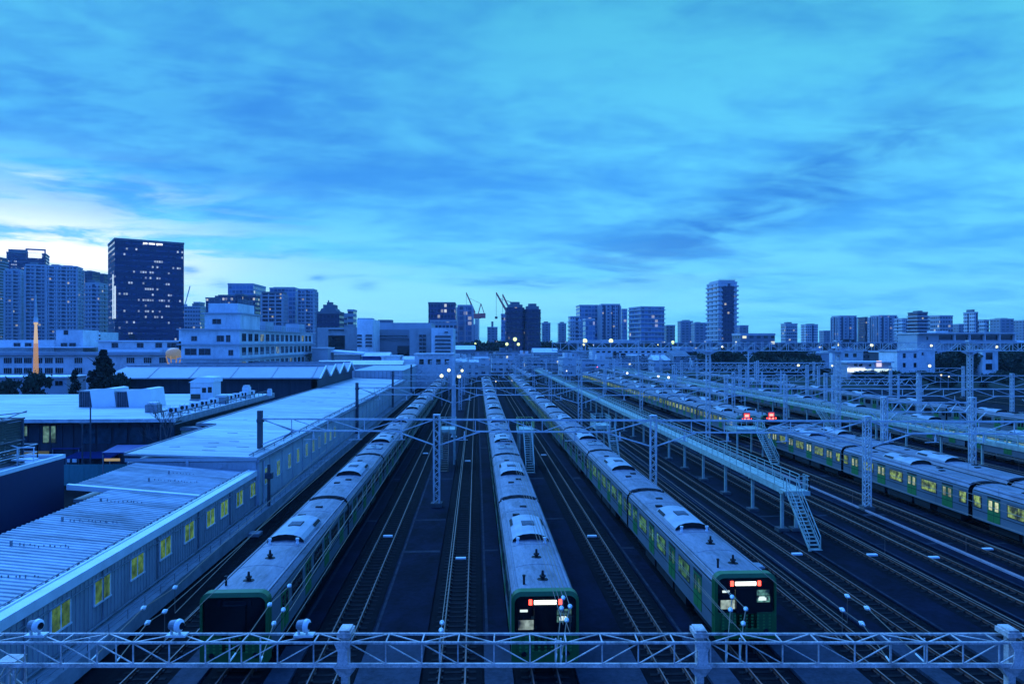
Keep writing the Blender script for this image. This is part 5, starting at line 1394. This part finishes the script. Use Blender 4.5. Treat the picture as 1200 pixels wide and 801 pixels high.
# --- skyline, middle
a = tower(502,534.5,356,520,'officed','dark glass tower standing over the end of the works building',t=30,roof=((.1,.9,1),))
tower(504,536,377,500,'office','grey podium block at the foot of the dark glass tower',t=20)
tower(536.5,553.5,359,560,'glass','slim blue glass tower right of the dark one',fins=6,roof=((.1,.9,1.5),))
tower(553,560,381,800,'far','tiny far block behind the first crane')
tower(571,583,384,900,'far','small pale spired block between the cranes',roof=((.4,.6,8),))
tower(587,595,369,700,'glass','thin blue tower left of the twin dark towers')
for (p0,p1,yt,lab) in ((592.5,615.5,360,'dark rounded tower behind the red cranes, left of the twins'),(614.5,634.5,362,'dark rounded tower, right of the twins')):
    d = 430; c = atd((p0+p1)/2,d); r_ = (p1-p0)/2/F*d; zt = zy(yt,d)
    th = thing('round_tower', lab, 'tower', (c.x,c.y+r_,0), 0, GR)
    b = MB(); pts = [(r_*(abs(cos(a_))**.7)*(1 if cos(a_)>0 else -1), r_*(abs(sin(a_))**.7)*(1 if sin(a_)>0 else -1)) for a_ in [2*pi*i/20 for i in range(20)]]
    b.prism(pts,'z',0,zt)
    z = 3.2
    while z < zt-1: b.prism([(x*1.035,y*1.035) for x,y in pts],'z',z-.2,z+.55,1); z += 3.2
    b.build('wall', [FC['residd'], mat('dark_balcony',(.06,.065,.09),.7)], th)
    b = MB(); b.prism([(x*.8,y*.8) for x,y in pts],'z',zt+.01,zt+1.8); b.prism([(x*.5,y*.5) for x,y in pts],'z',zt+1.8,zt+3.4); b.build('crown', M['plant'], th)
for (p0,p1,yt,lab) in ((634.5,645,379,'faint stepped far block right of the twin dark towers'),(653.5,663.5,379.5,'faint lone far block before the glass slab group')): tower(p0,p1,yt,1000,'far',lab,roof=((.25,.75,3),))
tower(666,681,372,640,'resid','pale slab with strip balconies at the near corner of the glass group',slabs=3.6)
tower(675,702,358.5,700,'glass','tall blue glass slab with a flat roof, left half of the pair',t=26,roof=((.05,.95,1.4),))
tower(699.5,726.5,357.5,680,'resid2','tall ribbed slab, right half of the pair',t=26,fins=4.5,roof=((.05,.95,1),))
tower(683,697,375,560,'glass','lower glass block in front of the blue glass slab',)
tower(726,735,363,760,'glass','thin blue tower squeezed between the slab pair and the wide office')
tower(737,778.5,360.5,640,'glass','wide blue glass office with a bright lit floor',t=26,slabs=3.9,rot=.2,roof=((.05,.95,1),))
tower(777,791,382,760,'low2','dark low block right of the wide glass office')
tower(794,812,377,900,'far','hazy stepped flats left of the tallest balcony tower',roof=((.3,.8,2.5),))
tower(810,829,379,850,'far','hazy flats touching the tallest balcony tower',roof=((.2,.5,2),))
a = tower(828.5,863.5,332,520,'resid','tall slim balcony tower with a dark centre and pale corners',t=26,name='apartment_tower')
W,t_,zt = a['_w'],a['_t'],a['_z']
b = MB(); b.box(-W*.30,W*.33,-t_/2-.7,-t_/2-.01,0,zt-2); b.build('front_bay', FC['residd'], a)
b = MB()
for sx in (-1,1):
    z = 3.2
    while z < zt: b.box(sx*W/2*.86-W*.13,sx*W/2*.86+W*.13,-t_/2-1.5,t_/2+.8,z-.2,z+.95); z += 3.2
b.build('balcony', M['slabp'], a)
b = MB(); b.box(-W*.44,W*.44,-t_*.4,t_*.4,zt+1.31,zt+2.6)
for k in range(8): b.box(-W*.42+k*W*.12,-W*.40+k*W*.12,-t_*.45,-t_*.42,zt+1.3,zt+3.4)
b.build('crown', M['slabp'], a)
tower(862,877,382,900,'far','hazy block just right of the tallest balcony tower')
tower(858,908,393,420,'low2','long dark flat block below the balcony tower',t=14)
tower(915,934.5,380,900,'office','lone square tower beyond the tree belt, left of the pale one',roof=((.2,.6,3),))
tower(938.5,958.5,381,860,'resid','lone pale tower beyond the tree belt, right of the square one',roof=((.3,.8,2),))
tower(960,974,388,1000,'far','lower hazy block beside the lone pale tower')
tower(974.5,1003.5,371,760,'resid2','broad apartment slab starting the right hand row',fins=5,name='apartment_tower')
tower(1006,1016,372.5,780,'residd','narrow dark slab between two broad apartment slabs',name='apartment_tower')
tower(1014,1022,373,820,'resid2','sliver of a grey tower behind the narrow dark slab')
tower(1020,1051,370.5,760,'resid2','second broad apartment slab of the right hand row',fins=4.6,name='apartment_tower')
tower(1048,1066,374,720,'resid','pale banded block between the second slab and the dark tower',slabs=3.3)
tower(1064,1087,367,640,'residd','dark tower with strip balconies over the long grey school block',slabs=3.1,name='apartment_tower',roof=((.3,.7,2.5),))
tower(1084,1095,371,700,'stripe','pale strip windowed flank next to the dark tower')
tower(1090,1116.5,371,660,'office','tower with a dark heavy top right of the dark balcony tower',roof=((.0,1.0,1.5),))
tower(1115,1134,380.5,900,'far','low hazy flats between the heavy topped tower and the white one')
tower(1133,1142,367,620,'resid','slim white tower with a small peak',roof=((.2,.7,3.5),))
tower(1141,1159,376,640,'resid','lower white stepped flats beside the slim white tower',slabs=3.3,roof=((.1,.9,1.5),))
tower(1160,1188,374.5,800,'far','hazy wide block near the edge of the view',roof=((.2,.7,2),))
tower(1186,1215,376,840,'far','hazy block cut off by the edge of the view')

# --- construction cranes
def crane(px, ybase, ytop_mast, pxtip, ytip, d, label):
    p = atd(px,d); z1 = zy(ytop_mast,d); th = thing('tower_crane', label, 'crane', (p.x,p.y,0), 0, 'luffing cranes on the skyline')
    q = atd(pxtip,d); tip = Vector((q.x-p.x, q.y-p.y, zy(ytip,d)))
    b = MB(); taper_lattice(b, 0, z1, 3.4, 3.4, .75, 22); b.build('mast', M['cranew'], th)
    b = MB(); b.box(-3.2,3.4,-2.5,2.5,z1,z1+4.2); b.box(2,7.5,-2,2,z1+.3,z1+4.5); b.build('machine_deck', M['crane'], th)
    b = MB(); n_ = 9; a0 = Vector((-1.5,0,z1+3.2)); dr = (tip-a0)
    for k in range(n_):
        u, v = a0+dr*(k/n_), a0+dr*((k+1)/n_); w_ = 1.5*(1-k/n_)+.5; off = Vector((0,0,w_))
        b_ = b
        b.bar(u,v,.8); b.bar(u+off,v+off*(.9),.7); b.bar(u,v+off*.9,.5)
    b.build('jib', M['crane'], th)
    b = MB(); ap = Vector((3.5,0,z1+13)); b.bar((1,0,z1+4),ap,.8); b.bar((6.5,0,z1+4),ap,.6); b.bar(ap,a0+dr*.8,.25); b.build('a_frame', M['crane'], th)
    b = MB(); h_ = tip+Vector((0,0,-16)); b.bar(tip,h_,.22); b.box(h_.x-.9,h_.x+.9,h_.y-.5,h_.y+.5,h_.z-1.6,h_.z); b.build('hook', M['pole'], th)
crane(559,398,373,546.5,343.5,640,'crane with a raised red jib standing alone over the distant trees')
crane(600,398,378,581.5,343.5,500,'crane before the twin dark towers, its jib the farther left')
crane(605,398,380,589,345.5,520,'crane before the twin dark towers, its jib the farther right')
p = atd(217,900); th = thing('tower_crane','tiny crane beside the black glass tower','crane',(p.x,p.y,0),0,'luffing cranes on the skyline')
b = MB(); taper_lattice(b,0,zy(356,900),3,3,.8,16); b.build('mast',M['cranew'],th); b = MB(); q = Vector((6,0,zy(335,900))); b.bar((0,0,zy(356,900)),q,.9); b.build('jib',M['cranew'],th)

# --- low town between yard and skyline
rr = random.Random(21)
BEL = lambda px: ('under the slim blue glass tower' if px<565 else 'under the cranes' if px<598 else 'under the twin dark towers' if px<640 else 'under the lone far block' if px<670 else 'under the glass slab pair' if px<730 else 'under the wide glass office' if px<790 else 'under the tallest balcony tower' if px<870 else 'behind the tree belt' if px<970 else 'under the first broad apartment slab' if px<1015 else 'under the second broad apartment slab' if px<1060 else 'under the dark strip balcony tower')
LOW = []
px = 532
rows = [(330,(416,424),(11,24)),(400,(409,417),(12,30)),(520,(401,408),(14,34))]
styles = [('low','pale'),('low2','dark grey'),('low3','blue grey')]
seen = {}
for d0,(ya,yb),(wa,wb_) in rows:
    px = 528 + rr.uniform(0,8)
    while px < (905 if d0 < 500 else 1195):
        wpx = rr.uniform(wa,wb_); yt = rr.uniform(ya,yb); d = d0*rr.uniform(.92,1.1); st, cn = rr.choice(styles); kind = rr.choice(('flat','flat','gable','tank'))
        LOW.append((px,px+wpx,yt,d,st,cn,kind,d0)); px += wpx + rr.uniform(-1,9)
ordn = ['first','second','third','fourth','fifth','sixth','seventh','eighth','ninth','tenth']
for (p0,p1,yt,d,st,cn,kind,d0) in LOW:
    key = (cn,kind,BEL((p0+p1)/2),d0); k = seen.get(key,0); seen[key] = k+1
    rowname = {330:'close behind the yard',400:'in the middle row',520:'in the far row'}[d0]
    lab = f"{cn} {'flat roofed' if kind=='flat' else 'gabled' if kind=='gable' else 'tank topped'} building {rowname} {BEL((p0+p1)/2)}" + (f", {ordn[k]}" if k else '')
    c = atd((p0+p1)/2,d); W = (p1-p0)/F*d; zt = zy(yt,d); t_ = rr.uniform(9,16)
    th = thing('low_building', lab, 'building', (c.x,c.y,0), rr.uniform(-.12,.12), 'low town behind the yard')
    b = MB(); b.box(-W/2,W/2,0,t_,0,zt)
    b.box(-W/2-.3,W/2+.3,-.9,-.002,zt*.55,zt*.55+.5,1)
    b.build('wall', [FC[st], M['slabp']], th)
    b = MB()
    if kind == 'gable': b.prism([(-.5,zt),(t_/2,zt+2.2),(t_+.5,zt)],'x',-W/2-.4,W/2+.4)
    else:
        b.box(-W/2-.2,W/2+.2,-.25,t_+.2,zt,zt+.45)
        if kind == 'tank': b.box(-W*.3,-W*.05,2,6,zt+.45,zt+2.6); b.tube((W*.2,4,zt+.45),(W*.2,4,zt+2.3),1.1,10)
    b.build('roof', rr.choice((M['galv'],M['plant'],M['flash'],M['darkrf'])), th)

# long white shed and the dark roof with chimneys
th = thing('long_shed','long white flat shed behind the dark hipped roof','shed')
o,x0,x1,y = block(694,786,408.5,372,M['white_b'],parent=th,t=12); q = MB(); q.box(x0-.5,x1+.5,y-.5,y+12.5,zy(408.5,372),zy(408.5,372)+.6); q.build('roof',M['galv'],th)
for k in range(14): q = MB(); q.box(x0+2+k*2.9,x0+3.6+k*2.9,y-.1,y-.01,zy(413,372),zy(410.8,372)); q.build('window',M['glassd'],th)
th = thing('hipped_roof_hall','black hipped roof hall with a row of roof vents','building')
d = 338; x0,x1 = atd(741,d).x, atd(801,d).x; y = Yd(x0,d); zt = zy(419,d); ze = zy(427.5,d)
b = MB(); b.box(x0+1,x1-1,y+.8,y+11,0,ze); b.build('wall',M['darkw'],th)
b = MB(); b.add([(x0,y,ze),(x1,y,ze),(x1,y+12,ze),(x0,y+12,ze),(x0+4.5,y+6,zt),(x1-7,y+6,zt)],[(0,1,5,4),(1,2,5),(2,3,4,5),(3,0,4),(3,2,1,0)]); b.build('roof',M['darkrf'],th)
for k,px in enumerate((752,757,765,770,776)): x = atd(px,d).x; b = MB(); b.box(x-.6,x+.6,y+5,y+6.5,zt-1,zt+1.1+.5*(k%2)); b.build('roof_vent',M['darkrf'],th)
for (p0,p1,yt,d,lab) in ((853-65,812,409,350,'white banded block right of the dark hipped roof'),):
    tower(p0,p1,yt,d,'stripe',lab,name='apartment_block',cat='building',t=14,group='low town behind the yard')

# elevated road with lamps in front of the skyline
vd = thing('viaduct','dark elevated roadway crossing in front of the whole skyline','bridge')
d = 470; x0,x1 = atd(536,d).x, atd(1290,d).x; y = Yd((x0+x1)/2,d)
b = MB(); b.box(x0,x1,y,y+14,zy(405.5,d)-.2,zy(403.6,d)); b.build('deck',M['darkrf'],vd)
b = MB(); b.box(x0,x1,y-.3,y-.01,zy(403.6,d)-.6,zy(403.6,d)+1.0); b.build('parapet',mat('viaduct_parapet',(.10,.11,.13),.8),vd)
k = x0+5
while k < x1: b = MB(); b.box(k-1.2,k+1.2,y+3,y+10,0,zy(405.5,d)-.2); b.build('pier',M['plant'],vd); k += 34
th = thing('noise_barrier','long pale translucent barrier above the elevated roadway, left part','barrier'); x0,x1 = atd(666,480).x, atd(751,480).x; y2 = Yd(x0,480)+2
b = MB(); b.box(x0,x1,y2,y2+.4,zy(403.4,480),zy(398.2,480)); 
for k in range(20): b.box(x0+k*2.4,x0+k*2.4+.25,y2-.15,y2-.002,zy(403.4,480),zy(398.2,480))
b.build('panel',M['galv'],th)

# --- buildings on the east side of the yard
eb = thing('school_block','long grey flat roofed block with dark bays rising over the tree belt','building')
d = 300; x0,x1 = atd(1075,d).x, atd(1193,d).x; y = Yd(x0,d)
b = MB(); b.box(x0,x1,y,y+14,0,zy(391,d)); b.build('wall',M['grey_b'],eb)
b = MB(); b.box(x0-.4,x1+.8,y-1.6,y+14.4,zy(391,d),zy(389.6,d)); b.box(atd(1103,d).x,atd(1118,d).x,y+3,y+9,zy(389.6,d),zy(387.4,d)); b.build('roof',M['galv'],eb)
for k in range(5):
    p0,p1 = 1101+k*18.2, 1117.5+k*18.2
    b = MB(); b.box(atd(p0,d).x,atd(p1,d).x,y-.12,y-.01,zy(398,d),zy(392.6,d)); b.build('window',M['glassd'],eb)
    b = MB(); b.box(atd(p1+.3,d).x,atd(p1+1.3,d).x,y-1.3,y-.01,zy(405,d),zy(391,d)); b.build('pier',M['flash'],eb)
b = MB(); b.box(atd(1100,d).x,x1,y-1.4,y-.02,zy(402.5,d),zy(399,d)); b.build('balcony',M['grey_b'],eb)
b = MB(); b.box(atd(1086,d).x,atd(1088,d).x,y-.1,y-.01,zy(398,d),zy(394,d)); b.build('stair_window',M['glassd'],eb)
def small_block(px0,px1,yt,d,wins,label,m='white_b',t=12,name='apartment_block'):
    th = thing(name,label,'building'); o,x0,x1,y = block(px0,px1,yt,d,M[m],parent=th,t=t)
    b = MB(); b.box(x0-.3,x1+.3,y-.3,y+t+.3,zy(yt,d),zy(yt,d)+.5); b.build('roof',M['galv'],th)
    for (p0,p1,q0,q1,*mm) in wins: window_on(th,((atd(p0,d).x+atd(p1,d).x)/2,y,zy((q0+q1)/2,d)),'y',(p1-p0)/F*d,(q1-q0)/F*d,mm[0] if mm else M['glassd'],M['galvd'],1)
    return th
small_block(1051,1076,412,262,[(1058,1061,414,419),(1058,1061,425,430),(1071,1074,414,419),(1071,1074,425,430)],'white block with few small windows below the long grey block')
small_block(1074,1096,410,268,[(1080,1082,413,416)],'white plain block joined behind the few windowed one')
small_block(1151,1170,411,266,[(1155,1163,413,421),(1155,1162.5,426,433)],'white narrow block standing alone among the dark trees')
small_block(1038,1052,413,285,[(1041,1046,423,427,M['lit_room'])],'dark grey low block left of the white block',m='darkw')
small_block(945,972,414,300,[(949,953,416,420),(957,961,416,420)],'grey house half hidden at the end of the tree belt',m='grey_b')
small_block(975,1012,412,340,[(980,984,414,418),(990,994,414,418),(1000,1004,414,418)],'pale house above the brightly lit shop strip')
sh = thing('lit_shop','low shop with a brilliant white lit front under dark roofs','shop')
d = 252; x0,x1 = atd(993,d).x, atd(1046,d).x; y = Yd(x0,d)
b = MB(); b.box(x0,x1,y,y+10,0,zy(425,d)); b.build('wall',M['grey_b'],sh)
b = MB(); b.box(x0,atd(1014,d).x,y-.3,y-.01,zy(436,d),zy(430.5,d)); b.build('lit_front',glow('shop_front',(.85,1.0,1.0),.95),sh)
b = MB(); b.box(atd(1014.3,d).x,x1,y-.3,y-.01,zy(437,d),zy(432,d)); b.build('lit_front',glow('shop_front_soft',(.7,.95,.95),.55),sh)
b = MB(); b.box(atd(1028,d).x,atd(1033.5,d).x,y-.4,y-.01,zy(429.5,d),zy(422.5,d)); b.build('lit_sign',glow('sign_pinkish',(.85,.75,1.0),.5),sh)
b = MB(); b.box(x0-.5,x1+.5,y-1.0,y+10.4,zy(425,d),zy(423.5,d)); b.build('roof',M['galv'],sh)
for px in (1001,1007,1019): b = MB(); b.box(atd(px,d).x,atd(px+4,d).x,y-.1,y-.01,zy(429,d),zy(426,d)); b.build('window',M['glassd'],sh)

# ------------------------------------------------------------------ trees
M['leaf']  = mat('dark_leaves', (.022,.040,.022), .8, var=.5, scale=.7)
M['leaf2'] = mat('conifer_needles', (.012,.022,.016), .85, var=.5, scale=.9)
M['bark']  = mat('bark', (.03,.025,.022), .9, var=.3)
def crown_mesh(name, m, h_, r_, n_, seed, conifer=False, base=.25, lf=.55):
    rr = random.Random(seed); b = MB(); cl = []
    for i in range(26 if not conifer else 150):
        if conifer:
            f_ = rr.random()**1.25; z = h_*(.06+.9*f_); rad = r_*(1-f_)**.72*sqrt(rr.random()); a_ = rr.uniform(0,2*pi); cl.append((Vector((rad*cos(a_),rad*sin(a_),z)), max(.3,r_*.24*(1.15-f_))))
        else:
            a_ = rr.uniform(0,2*pi); u = rr.uniform(-1,1); rad = r_*sqrt(max(0,1-u*u))*rr.uniform(.4,1.0); cl.append((Vector((rad*cos(a_),rad*sin(a_),h_*(base+(1-base)*.5)+u*h_*(1-base)*.5*rr.uniform(.7,1))), r_*rr.uniform(.16,.36)))
    for i in range(n_):
        c, s = rr.choice(cl)
        p = c + Vector((rr.gauss(0,.55),rr.gauss(0,.55),rr.gauss(0,.42)))*s
        q = Vector((rr.uniform(-1,1),rr.uniform(-1,1),rr.uniform(-.6,1))).normalized(); e = q.cross(Vector((rr.uniform(-1,1),rr.uniform(-1,1),rr.uniform(-1,1)))).normalized(); g_ = q.cross(e)
        l_ = lf*rr.uniform(.6,1.3)
        b.quad(p-e*l_*.5-g_*l_*.3, p+e*l_*.5-g_*l_*.3, p+e*l_*.35+g_*l_*.4, p-e*l_*.35+g_*l_*.4)
    return b.mesh(name, m)
def trunk_mesh(h_, r_, seed):
    rr = random.Random(seed); b = MB(); b.tube((0,0,0),(0,0,h_*.5),r_,8,r_*.7); b.tube((0,0,h_*.5),(.1,.1,h_*.85),r_*.7,7,r_*.25)
    for k in range(7): a_ = k*2.4; z = h_*(.3+.07*k); b.tube((0,0,z),(h_*.2*cos(a_),h_*.2*sin(a_),z+h_*.16),r_*.4,6,r_*.12)
    return b.mesh('trunk', M['bark'])
TREES = [(crown_mesh('crown',M['leaf'],10,4.6,3600,s,lf=.75), trunk_mesh(10,.28,s)) for s in (1,2,3)]
def tree(px, ytop, d, label, group=None, kind=0, wide=1.0, name='broadleaf_tree', cr=None, zbase=0):
    p = atd(px,d); h_ = zy(ytop,d)-zbase; cm, tm = cr or TREES[kind]
    th = thing(name, label, 'tree', (p.x,p.y,zbase), R.uniform(0,6), group); k = h_/10 if not cr else 1
    th.scale = (k*wide,k*wide,k) if not cr else (1,1,1)
    put(cm,'crown',th); put(tm,'trunk',th)
hC = zy(408,138); CON = (crown_mesh('crown',M['leaf2'],hC,4.2,12000,11,True,lf=.55), trunk_mesh(hC,.3,4))
tree(121,408,138,'tall dark conifer in front of the long pale block',cr=CON,name='conifer_tree')
hC = zy(432,136); CON2 = (crown_mesh('crown',M['leaf2'],hC,1.7,2600,12,True,lf=.4), trunk_mesh(hC,.18,5))
tree(87.5,432,136,'small dark pointed conifer left of the tall one',cr=CON2,name='conifer_tree')
tree(42,438.5,138,'dark round crowned tree at the foot of the amber mast reflection',kind=1,wide=.62)
tree(140,441,141,'low dark shrubby tree against the sawtooth roof end',kind=2,wide=.5)
tree(8,446,140,'low dark tree at the edge of the view before the low block',kind=0,wide=.6)
GT = 'trees of the dark belt beyond the yard'
rr = random.Random(33)
def belt(spec, lab):
    for k,(px,yt,d,wd) in enumerate(spec): tree(px,yt,d,lab,GT,kind=k%3,wide=wd)
belt([(812+k*9.4+rr.uniform(-3,3), 411+rr.uniform(-4,7), 300+rr.uniform(-22,25), rr.uniform(.8,1.15)) for k in range(16)], 'dark tree in the left stretch of the belt under the high truss')
belt([(862+k*12+rr.uniform(-3,3), 424+rr.uniform(-2,4), 262+rr.uniform(-10,10), rr.uniform(.9,1.3)) for k in range(9)], 'low dark tree at the front of the belt left of the lit shop')
belt([(1096+k*9+rr.uniform(-3,3), 411+rr.uniform(-4,6), 275+rr.uniform(-6,14), rr.uniform(.9,1.2)) for k in range(6)]+[(1178+k*10,410+rr.uniform(-4,4),270,1.1) for k in range(4)], 'dark tree around the narrow white block at the right end of the belt')
belt([(1003+k*10+rr.uniform(-2,2), 437+rr.uniform(-2,3), 235+rr.uniform(-6,8), rr.uniform(1.0,1.5)) for k in range(20)], 'low bushy tree along the bank below the lit shop and white blocks')
belt([(546+k*9.5+rr.uniform(-4,4), 402.5+rr.uniform(-2.5,1.5), 455+rr.uniform(-10,8), rr.uniform(.8,1.2)) for k in range(12)], 'dark distant tree under the cranes and twin dark towers')
belt([(660+k*16+rr.uniform(-4,4), 406+rr.uniform(-2,2), 445+rr.uniform(-10,10), rr.uniform(.8,1.2)) for k in range(9)], 'dark distant tree along the elevated roadway below the glass offices')
# grassy bank below the belt
b = MB(); x0 = atd(860,225).x; b.prism([(Yd(x0,222),-.13),(Yd(x0,232),2.0),(Yd(x0,262),2.6),(Yd(x0,330),2.6),(Yd(x0,340),-.13)],'x',x0,x0+260)
tag(b.build('grass_bank', mat('dark_grass',(.012,.024,.012),.95,var=.4,scale=.5)), kind='structure')

# ------------------------------------------------------------------ lamps that are lit
def lamp(px, py, d, r_, m, label, group='lit lamps over the yard'):
    p = atd(px,d); z = zy(py,d)
    th = thing('yard_lamp', label, 'lamp', (p.x,p.y,0), 0, group)
    b = MB(); b.tube((0,.3,0),(0,.3,z+.2),.16,8,.10); b.bar((-r_,.25,z+r_*.9),(r_,.25,z+r_*.9),.16,.16); b.build('post', M['galvd'], th)
    b = MB(); b.sphere((0,0,z),r_*1.15,14); b.build('lamp_head', M[m], th, smooth=True)
for px,py,d,r_,m,lab in [(517.5,440,168,.36,'lampw','bright white lamp beside the shed end, lowest left of four'),(526,433.5,180,.34,'lampw','bright white lamp beside the shed end, highest of four'),(538,440.5,168,.40,'lampw','bright white lamp on the mast at the shed end, brightest of four'),(541.5,434,182,.28,'lampw','small bright lamp on the mast at the shed end, right of four'),
   (581,446.5,190,.16,'lampwarm','tiny warm lamp low between the far train roofs'),(603.5,397.3,425,.95,'lampg','greenish floodlight highest of the trio under the twin towers'),(594,403,415,.75,'lampg','greenish floodlight left of the trio under the twin towers'),(607.5,403.2,415,.72,'lampg','greenish floodlight right of the trio under the twin towers'),
   (557,402.5,440,.5,'lampg','small greenish lamp under the lone crane'),(617.5,403.3,440,.42,'lampg','small greenish lamp right of the trio under the twin towers'),(564.5,424.5,330,.3,'lampblue','small cool lamp among the low houses'),
   (685.5,399.3,430,1.15,'lampg','biggest greenish floodlight before the glass slab pair'),(684,403.6,430,.5,'lampw','small lamp right under the biggest floodlight'),(716,399.3,430,1.1,'lampg','big greenish floodlight between slab pair and wide office'),(788.5,401,430,.8,'lampg','greenish floodlight left of the tallest balcony tower'),
   (695,404,460,.4,'lampblue','tiny roadway lamp near the biggest floodlight'),(735.5,404.2,460,.42,'lampw','tiny roadway lamp below the wide office'),(757,404.8,460,.45,'lampw','tiny roadway lamp right of the wide office'),(771,403.8,460,.3,'lampw','faint roadway lamp near the greenish one'),
   (862,402.3,440,.55,'lampblue','cool roadway lamp right of the balcony tower'),(890.5,402.5,440,.55,'lampblue','cool roadway lamp over the tree belt'),(846.5,406,430,.5,'lampblue','low cool lamp at the foot of the balcony tower'),(982.5,403.5,440,.8,'lampw','bright lamp before the first broad apartment slab'),(1021.5,404.3,440,.75,'lampw','bright lamp before the second broad apartment slab'),(1055.5,404.3,440,.55,'lampblue','cool lamp left of the long grey block'),(1091.5,404.8,292,.4,'lampw','small lamp on the front of the long grey block'),(1168,406.3,292,.42,'lampw','small lamp near the end of the long grey block'),
   (935.5,428,250,.36,'lampw','round white lamp inside the tree belt'),(975.5,428.5,250,.32,'lampw','round white lamp at the shop end of the tree belt'),(1089.5,428.5,250,.4,'lampw','white lamp on the corner of the white block'),(1103,439.5,225,.25,'lampwarm','warm lamp down on the bank'),
   (735,437,232,.3,'lampblue','white lamp over the far train roofs'),(771.5,440.5,215,.32,'lampblue','white lamp among the far masts, left of a close pair'),(783.5,442,215,.3,'lampblue','white lamp among the far masts, right of a close pair'),(664,434.5,240,.18,'lampblue','tiny lamp on a far mast'),(600,446,200,.12,'lampwarm','tiny warm lamp between far trains'),(1112,441,222,.2,'lampwarm','tiny warm lamp right of the warm one on the bank'),(700,430,260,.16,'red_lamp','tiny red signal among the far masts')]:
    lamp(px,py,d,r_,m,lab)
# ------------------------------------------------------------------ evening air
b = MB(); b.box(-1500,1500,-60,1400,-1.2,175)
hz = bpy.data.materials.new('haze'); hz.use_nodes = True; hz.node_tree.nodes.clear()
n = N(hz.node_tree); o_ = n.new('ShaderNodeOutputMaterial'); v_ = n.new('ShaderNodeVolumePrincipled')
v_.inputs['Color'].default_value = (.80,.88,1.0,1); v_.inputs['Density'].default_value = .0001; v_.inputs['Anisotropy'].default_value = .2
n.link(v_.outputs[0], o_.inputs['Volume'])
tag(b.build('haze', hz), kind='stuff')
